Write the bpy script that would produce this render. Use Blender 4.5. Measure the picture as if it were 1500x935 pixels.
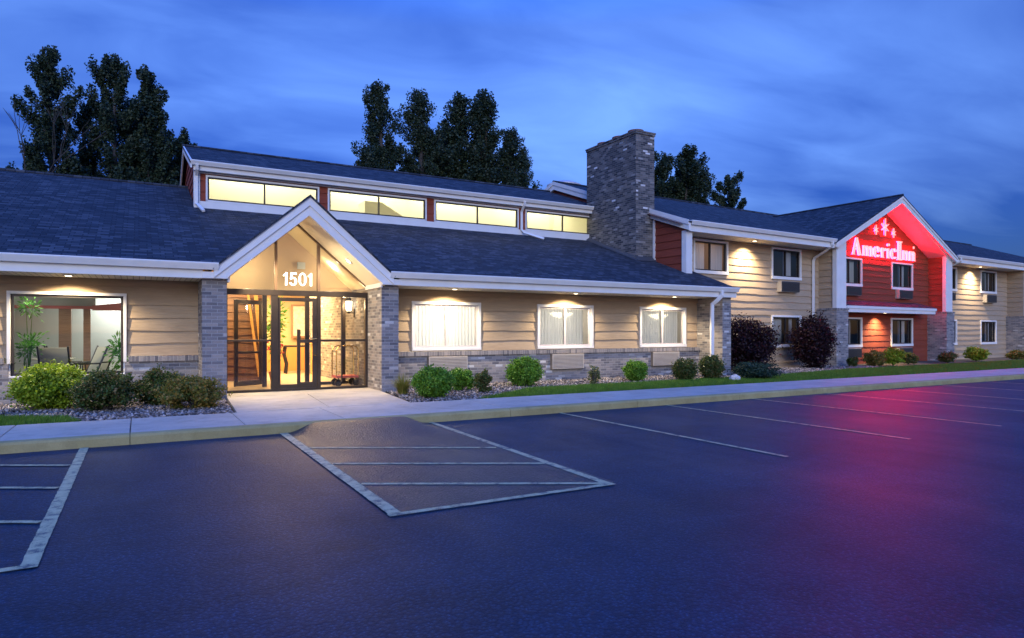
import bpy, math, random
import numpy as np
from mathutils import Matrix, Vector
R = math.radians
scene = bpy.context.scene
for o in list(bpy.data.objects): bpy.data.objects.remove(o)
COL = scene.collection
WM = {}

# ------------------------------------------------------------------ camera
cam = bpy.data.cameras.new('camera'); co = bpy.data.objects.new('camera', cam); COL.objects.link(co)
co.location = (0, 0, 1.45); co.rotation_euler = (R(90), 0, R(-29.65))
cam.sensor_width = 36; cam.lens = 36 * 960 / 1500; cam.shift_y = 18.5 / 1500
cam.clip_start = .05; cam.clip_end = 2000
scene.camera = co
# ------------------------------------------------------------------ view
vs = scene.view_settings
vs.view_transform = 'Standard'; vs.look = 'None'; vs.gamma = 1; vs.use_curve_mapping = False; vs.exposure = 0
cy = scene.cycles
cy.use_denoising = True; cy.max_bounces = 8; cy.diffuse_bounces = 4; cy.glossy_bounces = 4
cy.transparent_max_bounces = 24; cy.transmission_bounces = 4
cy.sample_clamp_indirect = 4; cy.caustics_reflective = False; cy.caustics_refractive = False
# ------------------------------------------------------------------ world
SUN_EL, SUN_AZ = R(5), R(205)
SKYX, SKYY = 0.0, 0.0
SKYGAIN = (4.6, 3.2, 3.05)
w = bpy.data.worlds.new('World'); scene.world = w; w.use_nodes = True
nt = w.node_tree; nt.nodes.clear()
def N(nt, t, **k):
    n = nt.nodes.new(t)
    for a, b in k.items(): setattr(n, a, b)
    return n
def L(nt, a, b): nt.links.new(a, b)
def math_(nt, op, a, b=None, c=None, clamp=False):
    n = N(nt, 'ShaderNodeMath', operation=op, use_clamp=clamp)
    for i, v in enumerate((a, b, c)):
        if v is None: continue
        if isinstance(v, (int, float)): n.inputs[i].default_value = v
        else: L(nt, v, n.inputs[i])
    return n.outputs[0]
def ramp(nt, fac, stops, interp='LINEAR'):
    n = N(nt, 'ShaderNodeValToRGB'); cr = n.color_ramp; cr.interpolation = interp
    while len(cr.elements) < len(stops): cr.elements.new(.5)
    for e, (p, c) in zip(cr.elements, stops):
        e.position = p; e.color = (c if len(c) == 4 else tuple(c) + (1,))
    L(nt, fac, n.inputs[0]); return n.outputs[0]
def mix(nt, f, a, b, bt='MIX'):
    n = N(nt, 'ShaderNodeMix', data_type='RGBA', blend_type=bt)
    for s, v in ((0, f), (6, a), (7, b)):
        if isinstance(v, (int, float)): n.inputs[s].default_value = v
        elif isinstance(v, tuple): n.inputs[s].default_value = v if len(v) == 4 else v + (1,)
        else: L(nt, v, n.inputs[s])
    return n.outputs[2]
def noise(nt, vec, scale, detail=3, rough=.55, dist=0, dim='3D'):
    n = N(nt, 'ShaderNodeTexNoise', noise_dimensions=dim)
    n.inputs['Scale'].default_value = scale; n.inputs['Detail'].default_value = detail
    n.inputs['Roughness'].default_value = rough; n.inputs['Distortion'].default_value = dist
    if vec is not None: L(nt, vec, n.inputs['Vector'])
    return n.outputs['Fac']
def mapping(nt, vec, scale=(1, 1, 1), rot=(0, 0, 0), loc=(0, 0, 0)):
    n = N(nt, 'ShaderNodeMapping'); L(nt, vec, n.inputs[0])
    n.inputs['Scale'].default_value = scale; n.inputs['Rotation'].default_value = rot; n.inputs['Location'].default_value = loc
    return n.outputs[0]
sky = N(nt, 'ShaderNodeTexSky', sky_type='NISHITA', sun_disc=False)
sky.sun_elevation = SUN_EL; sky.sun_rotation = SUN_AZ; sky.ozone_density = 5; sky.dust_density = .4; sky.air_density = 1.2
tc = N(nt, 'ShaderNodeTexCoord').outputs['Generated']
sp = N(nt, 'ShaderNodeSeparateXYZ'); L(nt, tc, sp.inputs[0])
zz = math_(nt, 'MAXIMUM', sp.outputs[2], 0.0)
den = math_(nt, 'ADD', zz, .22)
cb = N(nt, 'ShaderNodeCombineXYZ')
L(nt, math_(nt, 'DIVIDE', sp.outputs[0], den), cb.inputs[0]); L(nt, math_(nt, 'DIVIDE', sp.outputs[1], den), cb.inputs[1])
mp = mapping(nt, cb.outputs[0], (1.0, 1.45, 1), (0, 0, R(24)), (SKYX, SKYY, 0))
n1 = noise(nt, mp, .55, 3, .45, .3); n2 = noise(nt, mapping(nt, mp, (1, 1.7, 1), (0, 0, .3)), 1.7, 5, .5, .5)
cl = math_(nt, 'ADD', math_(nt, 'MULTIPLY', n1, .74), math_(nt, 'MULTIPLY', n2, .26))
cloud = ramp(nt, cl, [(.40, (0, 0, 0)), (.61, (1, 1, 1))])
tint = ramp(nt, zz, [(0, (.17, .27, .58)), (.2, (.22, .29, .65)), (.42, (.37, .44, .86)), (.64, (.34, .95, 2.5)), (1, (.32, 1.25, 3.5))])
base = mix(nt, 1.0, sky.outputs[0], tint, 'MULTIPLY')
dark = mix(nt, 1.0, base, (.50, .60, .74), 'MULTIPLY')
lite = mix(nt, 1.0, base, (3.2, 2.25, 1.5), 'MULTIPLY')
skyc = mix(nt, 1.0, mix(nt, cloud, dark, lite), SKYGAIN, 'MULTIPLY')
bg = N(nt, 'ShaderNodeBackground'); L(nt, skyc, bg.inputs[0]); bg.inputs[1].default_value = .15
L(nt, bg.outputs[0], N(nt, 'ShaderNodeOutputWorld').inputs[0])
# ------------------------------------------------------------------ sun (last skylight, wide and weak)
sl = bpy.data.lights.new('sun', 'SUN'); so = bpy.data.objects.new('sun', sl); COL.objects.link(so)
sl.energy = 1.35; sl.angle = R(30); sl.color = (.78, .86, 1.0)
so.rotation_euler = (R(74), 0, R(-25))

# ================================================================== materials
MATS = {}
def mat(name, color=(.5, .5, .5), rough=.6, metal=0, spec=.5, emit=None, estr=0, fn=None):
    m = bpy.data.materials.new(name); m.use_nodes = True; t = m.node_tree
    b = t.nodes['Principled BSDF']
    b.inputs['Base Color'].default_value = tuple(color) + (1,)
    b.inputs['Roughness'].default_value = rough; b.inputs['Metallic'].default_value = metal
    b.inputs['Specular IOR Level'].default_value = spec
    if emit: b.inputs['Emission Color'].default_value = tuple(emit) + (1,); b.inputs['Emission Strength'].default_value = estr
    if fn: fn(t, b)
    MATS[name] = m; return m
def bump(t, b, h, strength=.5, dist=.01):
    n = N(t, 'ShaderNodeBump'); n.inputs['Strength'].default_value = strength; n.inputs['Distance'].default_value = dist
    L(t, h, n.inputs['Height']); L(t, n.outputs[0], b.inputs['Normal'])
def uvv(t): return N(t, 'ShaderNodeTexCoord').outputs['UV']
def objv(t): return N(t, 'ShaderNodeTexCoord').outputs['Object']

def rough_paint(c0, c1, scale=6, bmp=.15, stretch=(1, 1, 1), bd=.004):
    def f(t, b):
        v = mapping(t, uvv(t), stretch)
        n = noise(t, v, scale, 5, .6)
        L(t, ramp(t, n, [(.3, c0), (.7, c1)]), b.inputs['Base Color'])
        bump(t, b, noise(t, v, scale * 6, 3), bmp, bd)
    return f
def brick_fn(bw, bh, stops, mortar, off=.5, mw=.011, bstr=.6, patch=None):
    def f(t, b):
        u = uvv(t); s = N(t, 'ShaderNodeSeparateXYZ'); L(t, u, s.inputs[0])
        v = math_(t, 'DIVIDE', s.outputs[1], bh); row = math_(t, 'FLOOR', v)
        sh = math_(t, 'MULTIPLY', math_(t, 'FLOORED_MODULO', row, 2.0), off)
        uu = math_(t, 'ADD', math_(t, 'DIVIDE', s.outputs[0], bw), sh); colm = math_(t, 'FLOOR', uu)
        c = N(t, 'ShaderNodeCombineXYZ'); L(t, colm, c.inputs[0]); L(t, row, c.inputs[1])
        wn = N(t, 'ShaderNodeTexWhiteNoise', noise_dimensions='2D'); L(t, c.outputs[0], wn.inputs['Vector'])
        cc = ramp(t, wn.outputs['Value'], stops, 'LINEAR')
        grain = noise(t, u, 60, 3)
        cc = mix(t, .35, cc, ramp(t, grain, [(.3, (.55, .55, .55)), (.7, (1.25, 1.25, 1.25))]), 'MULTIPLY')
        big = noise(t, u, .9, 3)
        cc = mix(t, .4, cc, ramp(t, big, [(.35, (.7, .7, .72)), (.65, (1.2, 1.18, 1.15))]), 'MULTIPLY')
        fu = math_(t, 'FRACT', uu); fv = math_(t, 'FRACT', v)
        du = math_(t, 'MULTIPLY', math_(t, 'MINIMUM', fu, math_(t, 'SUBTRACT', 1.0, fu)), bw)
        dv = math_(t, 'MULTIPLY', math_(t, 'MINIMUM', fv, math_(t, 'SUBTRACT', 1.0, fv)), bh)
        d = math_(t, 'ADD', math_(t, 'MINIMUM', du, dv), math_(t, 'MULTIPLY', math_(t, 'SUBTRACT', noise(t, u, 35, 2), .5), .006))
        mr = N(t, 'ShaderNodeMapRange', interpolation_type='SMOOTHSTEP'); L(t, d, mr.inputs[0])
        mr.inputs[1].default_value = mw * .3; mr.inputs[2].default_value = mw * .75
        L(t, mix(t, mr.outputs[0], mortar, cc), b.inputs['Base Color'])
        bump(t, b, math_(t, 'ADD', mr.outputs[0], math_(t, 'MULTIPLY', grain, .5)), bstr, .008)
    return f
BR = [(0, (.13, .125, .135)), (.2, (.205, .19, .185)), (.5, (.26, .24, .23)), (.75, (.31, .275, .25)), (.95, (.36, .32, .285)), (.985, (.56, .54, .51)), (1, (.62, .6, .57))]
mat('brick', rough=.9, spec=.2, fn=brick_fn(.205, .0675, BR, (.33, .32, .31)))
mat('brick_soldier', rough=.9, spec=.2, fn=brick_fn(.0675, .2, BR[:5], (.36, .34, .31), off=0))
BC = [(0, (.045, .048, .055)), (.3, (.09, .088, .088)), (.6, (.145, .132, .122)), (.93, (.225, .205, .185)), (.985, (.34, .33, .32)), (.992, (.7, .68, .65)), (1, (.8, .78, .75))]
mat('brick_chimney', rough=.9, spec=.2, fn=brick_fn(.205, .0675, BC, (.19, .19, .19)))
SH = [(0, (.022, .026, .033)), (.35, (.034, .040, .052)), (.7, (.050, .057, .070)), (1, (.085, .093, .11))]
def shingle_fn(t, b):
    brick_fn(.22, .135, SH, (.012, .016, .025), off=.37, mw=.016, bstr=.9)(t, b)
mat('shingle', rough=.85, spec=.25, fn=shingle_fn)
mat('white_trim', (.78, .76, .72), .5, fn=rough_paint((.72, .70, .66), (.80, .78, .74), 2.5, .08))
mat('soffit', (.72, .68, .6), .6, fn=None)
def soffit_fn(t, b):
    s = N(t, 'ShaderNodeSeparateXYZ'); L(t, uvv(t), s.inputs[0])
    fr = math_(t, 'FRACT', math_(t, 'MULTIPLY', s.outputs[0], 1 / .10))
    g = math_(t, 'LESS_THAN', fr, .14)
    L(t, mix(t, g, (.70, .66, .58), (.34, .31, .26)), b.inputs['Base Color'])
    bump(t, b, math_(t, 'SUBTRACT', 1.0, g), .5, .01)
mat('soffit_panel', rough=.55, fn=soffit_fn)
def siding_fn(c0, c1, c2):
    def f(t, b):
        u = uvv(t)
        n = noise(t, mapping(t, u, (1.2, 14, 1)), 3, 6, .65, .4)
        big = noise(t, mapping(t, u, (.35, 3.9, 1)), 1.0, 2)
        c = ramp(t, n, [(.25, c0), (.5, c1), (.78, c2)])
        c = mix(t, .6, c, ramp(t, big, [(.3, (.8, .79, .78)), (.7, (1.12, 1.12, 1.12))]), 'MULTIPLY')
        L(t, c, b.inputs['Base Color'])
        bump(t, b, n, .35, .006)
    return f
mat('siding_tan', rough=.75, spec=.25, fn=siding_fn((.35, .255, .16), (.43, .32, .205), (.49, .37, .25)))
mat('siding_red', rough=.75, spec=.25, fn=siding_fn((.19, .040, .022), (.25, .055, .03), (.30, .075, .04)))
mat('siding_dark_wood', rough=.45, spec=.4, fn=siding_fn((.035, .015, .006), (.10, .042, .016), (.20, .095, .035)))
mat('frieze_tan', rough=.7, spec=.3, fn=siding_fn((.36, .255, .155), (.41, .295, .18), (.45, .335, .21)))
mat('bronze', (.035, .026, .02), .4, .3, fn=rough_paint((.03, .022, .017), (.05, .038, .03), 3, .05))
mat('bronze_light', (.16, .10, .06), .4, .2)
mat('black_metal', (.02, .02, .02), .4, .4)
mat('brass', (.55, .38, .14), .25, 1)
def glass_fn(tintc, extra=0.0):
    def f(t, b):
        out = t.nodes['Material Output']
        tr = N(t, 'ShaderNodeBsdfTransparent'); tr.inputs[0].default_value = tintc + (1,)
        gl = N(t, 'ShaderNodeBsdfGlossy'); gl.inputs['Roughness'].default_value = .02
        fr = N(t, 'ShaderNodeFresnel'); fr.inputs[0].default_value = 1.5
        wob = noise(t, uvv(t), 1.6, 2)
        bp = N(t, 'ShaderNodeBump'); bp.inputs['Strength'].default_value = .06; bp.inputs['Distance'].default_value = .02
        L(t, wob, bp.inputs['Height']); L(t, bp.outputs[0], gl.inputs['Normal'])
        ms = N(t, 'ShaderNodeMixShader')
        L(t, math_(t, 'ADD', fr.outputs[0], extra), ms.inputs[0]); L(t, tr.outputs[0], ms.inputs[1]); L(t, gl.outputs[0], ms.inputs[2])
        L(t, ms.outputs[0], out.inputs[0])
    return f
mat('glass', fn=glass_fn((.93, .95, .94), .03))
mat('glass_tinted', fn=glass_fn((.62, .66, .68), .08))
def curtain_fn(c0, c1, tl):
    def f(t, b):
        out = t.nodes['Material Output']
        c = ramp(t, noise(t, mapping(t, uvv(t), (9, .4, 1)), 2, 2), [(.3, c0), (.7, c1)])
        L(t, c, b.inputs['Base Color'])
        ts = N(t, 'ShaderNodeBsdfTranslucent'); L(t, c, ts.inputs[0])
        ms = N(t, 'ShaderNodeMixShader'); ms.inputs[0].default_value = tl
        L(t, b.outputs[0], ms.inputs[1]); L(t, ts.outputs[0], ms.inputs[2]); L(t, ms.outputs[0], out.inputs[0])
    return f
mat('curtain_white', rough=.8, spec=.1, fn=curtain_fn((.70, .69, .64), (.82, .81, .76), .45))
mat('curtain_grey', rough=.8, spec=.1, fn=curtain_fn((.60, .60, .62), (.74, .74, .76), .3))
mat('curtain_dark', rough=.8, spec=.1, fn=curtain_fn((.10, .09, .11), (.17, .15, .17), .1))
mat('room_paint', (.32, .29, .25), .8)
mat('room_paint_dark', (.12, .11, .10), .8)
def asphalt_fn(c0, c1, scale, bs, r0, r1):
    def f(t, b):
        v = objv(t)
        fine = noise(t, v, scale, 4, .7)
        big = noise(t, v, .35, 4, .6)
        mid = noise(t, mapping(t, v, (1, .25, 1)), 1.3, 4, .6)
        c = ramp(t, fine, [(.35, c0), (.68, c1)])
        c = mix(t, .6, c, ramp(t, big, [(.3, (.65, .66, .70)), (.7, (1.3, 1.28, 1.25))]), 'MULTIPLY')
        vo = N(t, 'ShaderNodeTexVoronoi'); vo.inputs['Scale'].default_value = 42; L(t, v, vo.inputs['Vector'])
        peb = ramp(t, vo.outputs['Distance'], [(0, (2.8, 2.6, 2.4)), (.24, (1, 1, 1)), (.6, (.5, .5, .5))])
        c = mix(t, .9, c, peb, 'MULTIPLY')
        c = mix(t, .5, c, ramp(t, noise(t, mapping(t, v, (.9, 2.2, 1), (0, 0, .2)), .8, 6, .7, .8), [(.38, (.55, .55, .55)), (.5, (1, 1, 1)), (.66, (1.35, 1.35, 1.35))]), 'MULTIPLY')
        L(t, c, b.inputs['Base Color'])
        mr = N(t, 'ShaderNodeMapRange'); L(t, math_(t, 'ADD', math_(t, 'MULTIPLY', mid, .6), math_(t, 'MULTIPLY', fine, .4)), mr.inputs[0])
        mr.inputs[1].default_value = .3; mr.inputs[2].default_value = .7; mr.inputs[3].default_value = r0; mr.inputs[4].default_value = r1
        L(t, mr.outputs[0], b.inputs['Roughness'])
        bump(t, b, math_(t, 'ADD', fine, math_(t, 'MULTIPLY', vo.outputs['Distance'], .8)), bs, .008)
    return f
mat('asphalt', spec=.13, fn=asphalt_fn((.005, .025, .056), (.022, .066, .130), 110, .42, .42, .58))  # blue sky reflection is put into the base colour
mat('asphalt_old', spec=.4, fn=asphalt_fn((.018, .020, .030), (.085, .082, .090), 50, .9, .38, .55))
def paintline_fn(t, b):
    v = objv(t); n = noise(t, v, 9, 6, .7); n2 = noise(t, v, 120, 2)
    m = math_(t, 'ADD', math_(t, 'MULTIPLY', n, .75), math_(t, 'MULTIPLY', n2, .25))
    L(t, ramp(t, m, [(.40, (.10, .10, .09)), (.49, (.50, .43, .22)), (.7, (.70, .61, .33))]), b.inputs['Base Color'])
    bump(t, b, n2, .3, .004)
mat('line_paint', rough=.6, fn=paintline_fn)
def conc_fn(c0, c1):
    def f(t, b):
        v = objv(t)
        n = noise(t, v, 1.1, 6, .65); n2 = noise(t, v, 70, 3)
        c = ramp(t, n, [(.3, c0), (.7, c1)])
        c = mix(t, .35, c, ramp(t, n2, [(.3, (.75, .75, .75)), (.7, (1.15, 1.15, 1.15))]), 'MULTIPLY')
        c = mix(t, .45, c, ramp(t, noise(t, v, 3.3, 6, .7), [(.36, (.62, .6, .58)), (.52, (1, 1, 1))]), 'MULTIPLY')
        L(t, c, b.inputs['Base Color']); bump(t, b, n2, .25, .003)
    return f
mat('concrete', rough=.75, spec=.35, fn=conc_fn((.40, .37, .31), (.54, .49, .41)))
mat('kerb_paint', rough=.75, spec=.3, fn=conc_fn((.30, .25, .10), (.42, .36, .17)))
mat('soil', rough=.95, fn=conc_fn((.05, .04, .03), (.10, .08, .06)))
mat('earth', rough=.95, fn=conc_fn((.03, .045, .02), (.05, .07, .03)))
def island_fn(stops, tl=0.0, rough=.5):
    def f(t, b):
        g = N(t, 'ShaderNodeNewGeometry'); c = ramp(t, g.outputs['Random Per Island'], stops)
        big = noise(t, objv(t), 4.5, 2)
        c = mix(t, .6, c, ramp(t, big, [(.35, (.55, .6, .6)), (.65, (1.3, 1.25, 1.15))]), 'MULTIPLY')
        L(t, c, b.inputs['Base Color']); b.inputs['Roughness'].default_value = rough
        if tl:
            out = t.nodes['Material Output']
            ts = N(t, 'ShaderNodeBsdfTranslucent'); L(t, c, ts.inputs[0])
            ms = N(t, 'ShaderNodeMixShader'); ms.inputs[0].default_value = tl
            L(t, b.outputs[0], ms.inputs[1]); L(t, ts.outputs[0], ms.inputs[2]); L(t, ms.outputs[0], out.inputs[0])
    return f
def leafm(name, a, b_, c, tl=.3): mat(name, spec=.3, fn=island_fn([(0, a), (.55, b_), (1, c)], tl))
leafm('leaf_green', (.06, .16, .015), (.12, .28, .026), (.22, .42, .05))
leafm('leaf_lime', (.14, .23, .012), (.26, .38, .02), (.42, .54, .05))
leafm('leaf_dark', (.04, .085, .02), (.08, .135, .03), (.20, .13, .05))
leafm('leaf_orange', (.08, .14, .025), (.22, .19, .035), (.38, .23, .06))
leafm('leaf_purple', (.012, .006, .009), (.024, .009, .014), (.06, .018, .024))
leafm('leaf_spruce', (.015, .04, .025), (.025, .06, .04), (.05, .09, .055))
leafm('leaf_tree', (.022, .04, .024), (.036, .06, .034), (.07, .10, .05), .25)
leafm('leaf_grassy', (.09, .13, .02), (.19, .21, .035), (.36, .30, .09))
leafm('leaf_sparse', (.08, .11, .03), (.18, .20, .07), (.36, .34, .16))
leafm('leaf_house', (.05, .18, .02), (.09, .30, .03), (.17, .45, .06))
leafm('grass_blade', (.06, .15, .014), (.10, .23, .024), (.19, .33, .05))
mat('bark', rough=.9, fn=conc_fn((.035, .03, .026), (.09, .08, .07)))
mat('stone_mix', rough=.8, spec=.3, fn=island_fn([(0, (.06, .055, .055)), (.35, (.15, .13, .125)), (.7, (.27, .225, .20)), (1, (.50, .44, .41))], 0, .8))
mat('boulder_rock', rough=.85, fn=conc_fn((.45, .44, .43), (.68, .67, .66)))
mat('clay', (.22, .09, .055), .85, fn=conc_fn((.16, .07, .045), (.27, .12, .08)))
mat('lead', (.06, .062, .07), .6)
mat('grille_tan', (.46, .40, .32), .5, fn=rough_paint((.42, .37, .30), (.5, .44, .36), 5, .1))
mat('grille_back', (.20, .17, .14), .6)
mat('grille_dark', (.045, .042, .04), .5)
mat('interior_cream', (.56, .42, .25), .8)
mat('porch_cream', (.76, .66, .48), .75)
mat('interior_orange', (.62, .30, .08), .7)
mat('interior_yellow', (.80, .77, .62), .8)
mat('interior_white', (.50, .54, .52), .8)
mat('floor_tile', rough=.35, fn=conc_fn((.38, .30, .20), (.50, .42, .30)))
mat('timber', rough=.5, fn=siding_fn((.45, .23, .06), (.58, .32, .09), (.70, .42, .14)))
mat('timber_dark', rough=.6, fn=siding_fn((.24, .14, .09), (.32, .19, .12), (.38, .24, .16)))
mat('lens_warm', emit=(1, .80, .52), estr=14)
mat('bulb_white', emit=(1, .86, .62), estr=9)
mat('number_white', (.85, .85, .82), .5, emit=(1, .96, .88), estr=1.5)
mat('neon_face', (.8, .5, .45), .4, emit=(1, .15, .135), estr=2.8)
mat('neon_red', (.5, .0, .0), .4, emit=(1, .002, .014), estr=520)
mat('poster', (.7, .68, .6), .5)
mat('sling', (.30, .30, .25), .7)
mat('red_cloth', (.60, .12, .11), .7)
mat('picture', rough=.5, fn=rough_paint((.22, .42, .40), (.80, .80, .70), 9, 0))
mat('red_flower', (.5, .03, .04), .6)
mat('pot', (.25, .1, .06), .6)
mat('galvanised', (.62, .56, .54), .5, .2)

# ================================================================== mesh helpers
def setwm(o, W, parent):
    if parent is not None:
        o.parent = parent; o.matrix_parent_inverse = Matrix.Identity(4)
        o.matrix_basis = WM[parent].inverted() @ W
    else: o.matrix_basis = W
    WM[o] = W
def link(o, W=None, parent=None):
    COL.objects.link(o); setwm(o, W if W is not None else (WM[parent] if parent else Matrix.Identity(4)), parent); return o
def tag(o, label=None, cat=None, group=None, kind=None):
    if label: o['label'] = label
    if cat: o['category'] = cat
    if group: o['group'] = group
    if kind: o['kind'] = kind
    return o
def empty(name, loc, label=None, cat=None, group=None, rz=0, base=None):
    o = bpy.data.objects.new(name, None); o.empty_display_size = .2
    link(o, (base or Matrix.Identity(4)) @ Matrix.Translation(loc) @ Matrix.Rotation(rz, 4, 'Z')); return tag(o, label, cat, group)
def auto_uv(me, mode=None):
    n = len(me.loops)
    if n == 0: return
    cs = np.empty(len(me.vertices) * 3, 'f'); me.vertices.foreach_get('co', cs); cs = cs.reshape(-1, 3)
    li = np.empty(n, 'i'); me.loops.foreach_get('vertex_index', li)
    nm = np.empty(len(me.polygons) * 3, 'f'); me.polygons.foreach_get('normal', nm); nm = np.abs(nm.reshape(-1, 3))
    lt = np.empty(len(me.polygons), 'i'); me.polygons.foreach_get('loop_total', lt)
    ln = np.repeat(nm, lt, axis=0); c = cs[li]
    uv = np.empty((n, 2), 'f')
    ax = np.argmax(ln * np.array([1, 1, .8]), axis=1) if mode is None else np.full(n, 2)
    k = ax == 0; uv[k] = c[k][:, [1, 2]]
    k = ax == 1; uv[k] = c[k][:, [0, 2]]
    k = ax == 2; uv[k] = c[k][:, [0, 1]]
    if mode == 'roof': uv[:, 1] *= 1.06
    if mode == 'roofx': uv = np.stack([c[:, 1], c[:, 0] * 1.3], 1)
    l = me.uv_layers.new(name='UVMap'); l.data.foreach_set('uv', uv.ravel())
class MB:
    def __init__(s): s.v = []; s.f = []
    def quad(s, *p):
        i = len(s.v); s.v += [tuple(q) for q in p]; s.f.append(tuple(range(i, i + len(p)))); return s
    def box(s, x0, x1, y0, y1, z0, z1):
        i = len(s.v)
        s.v += [(x0, y0, z0), (x1, y0, z0), (x1, y1, z0), (x0, y1, z0), (x0, y0, z1), (x1, y0, z1), (x1, y1, z1), (x0, y1, z1)]
        s.f += [tuple(i + k for k in q) for q in ((0, 3, 2, 1), (4, 5, 6, 7), (0, 1, 5, 4), (1, 2, 6, 5), (2, 3, 7, 6), (3, 0, 4, 7))]
        return s
    def prism(s, prof, axis, a0, a1):
        # prof: 2D points; axis 'x': (y,z) extruded in x; 'y': (x,z) in y; 'z': (x,y) in z
        def P(p, a): return {'x': (a, p[0], p[1]), 'y': (p[0], a, p[1]), 'z': (p[0], p[1], a)}[axis]
        i = len(s.v); n = len(prof)
        s.v += [P(p, a0) for p in prof] + [P(p, a1) for p in prof]
        s.f.append(tuple(range(i, i + n))); s.f.append(tuple(range(i + 2 * n - 1, i + n - 1, -1)))
        for k in range(n):
            k2 = (k + 1) % n; s.f.append((i + k, i + n + k, i + n + k2, i + k2))
        return s
    def slab(s, top, th):
        i = len(s.v); n = len(top)
        s.v += [tuple(p) for p in top] + [(p[0], p[1], p[2] - th) for p in top]
        s.f.append(tuple(range(i, i + n))); s.f.append(tuple(range(i + 2 * n - 1, i + n - 1, -1)))
        for k in range(n):
            k2 = (k + 1) % n; s.f.append((i + k, i + n + k, i + n + k2, i + k2))
        return s
    def tube(s, path, rad, n=8, caps=True, rect=None):
        path = [Vector(p) for p in path]; rads = rad if isinstance(rad, (list, tuple)) else [rad] * len(path)
        i0 = len(s.v); prev = None
        for k, p in enumerate(path):
            t = (path[min(k + 1, len(path) - 1)] - path[max(k - 1, 0)]).normalized()
            up = prev if prev is not None else (Vector((0, 0, 1)) if abs(t.z) < .9 else Vector((0, 1, 0)))
            a = t.cross(up).normalized(); b = a.cross(t).normalized(); prev = b
            if rect:
                for q in ((-1, -1), (1, -1), (1, 1), (-1, 1)): s.v.append(tuple(p + a * q[0] * rect[0] + b * q[1] * rect[1]))
            else:
                for j in range(n):
                    an = 2 * math.pi * j / n; s.v.append(tuple(p + (a * math.cos(an) + b * math.sin(an)) * rads[k]))
        m = 4 if rect else n
        for k in range(len(path) - 1):
            for j in range(m):
                j2 = (j + 1) % m; s.f.append((i0 + k * m + j, i0 + k * m + j2, i0 + (k + 1) * m + j2, i0 + (k + 1) * m + j))
        if caps:
            s.f.append(tuple(i0 + j for j in range(m))[::-1]); e = i0 + (len(path) - 1) * m; s.f.append(tuple(e + j for j in range(m)))
        return s
    def lathe(s, prof, c=(0, 0, 0), n=16, cap=True):
        i0 = len(s.v)
        for r, z in prof:
            for j in range(n):
                a = 2 * math.pi * j / n; s.v.append((c[0] + r * math.cos(a), c[1] + r * math.sin(a), c[2] + z))
        for k in range(len(prof) - 1):
            for j in range(n):
                j2 = (j + 1) % n; s.f.append((i0 + k * n + j, i0 + k * n + j2, i0 + (k + 1) * n + j2, i0 + (k + 1) * n + j))
        if cap:
            s.f.append(tuple(i0 + j for j in range(n))[::-1]); e = i0 + (len(prof) - 1) * n; s.f.append(tuple(e + j for j in range(n)))
        return s
    def mesh(s, name, m, bevel=0, smooth=False, uv=None):
        me = bpy.data.meshes.new(name); me.from_pydata(s.v, [], s.f); me.materials.append(MATS[m]); me.update()
        auto_uv(me, uv)
        if smooth: me.polygons.foreach_set('use_smooth', [True] * len(me.polygons))
        return me
    def build(s, name, m, parent=None, W=None, bevel=0, smooth=False, uv=None):
        o = bpy.data.objects.new(name, s.mesh(name, m, bevel, smooth, uv)); link(o, W, parent)
        if bevel:
            b = o.modifiers.new('bevel', 'BEVEL'); b.width = bevel; b.segments = 2; b.limit_method = 'ANGLE'; b.angle_limit = R(40)
        return o
def np_mesh(name, verts, faces, m, smooth=False):
    me = bpy.data.meshes.new(name); k = faces.shape[1]
    me.vertices.add(len(verts)); me.vertices.foreach_set('co', np.ascontiguousarray(verts, 'f').ravel())
    me.loops.add(faces.size); me.loops.foreach_set('vertex_index', np.ascontiguousarray(faces, 'i').ravel())
    me.polygons.add(len(faces)); me.polygons.foreach_set('loop_start', np.arange(0, faces.size, k, dtype='i'))
    me.polygons.foreach_set('loop_total', np.full(len(faces), k, 'i'))
    if smooth: me.polygons.foreach_set('use_smooth', np.ones(len(faces), bool))
    me.materials.append(MATS[m]); me.update(calc_edges=True); return me
def np_obj(name, verts, faces, m, parent=None, W=None, smooth=False):
    return link(bpy.data.objects.new(name, np_mesh(name, verts, faces, m, smooth)), W, parent)
def copy_tree(src, W):
    """copy of a top-level thing with copies of its parts and sub-parts, set down at W"""
    d = W @ WM[src].inverted()
    c = src.copy(); COL.objects.link(c); setwm(c, W, None)
    def kids(a, b):
        for ch in [o for o in bpy.data.objects if o.parent == a and o in WM]:
            k = ch.copy(); COL.objects.link(k); setwm(k, d @ WM[ch], b); kids(ch, k)
    kids(src, c); return c

TH = R(2.8); WING = Matrix.Translation((15.05, 15.3, 0)) @ Matrix.Rotation(TH, 4, 'Z')
I4 = Matrix.Identity(4)
def west(x, y, base=I4): return base @ Matrix.Translation((x, y, 0)) @ Matrix.Rotation(R(-90), 4, 'Z')
def east(x, y, base=I4): return base @ Matrix.Translation((x, y, 0)) @ Matrix.Rotation(R(90), 4, 'Z')

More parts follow.
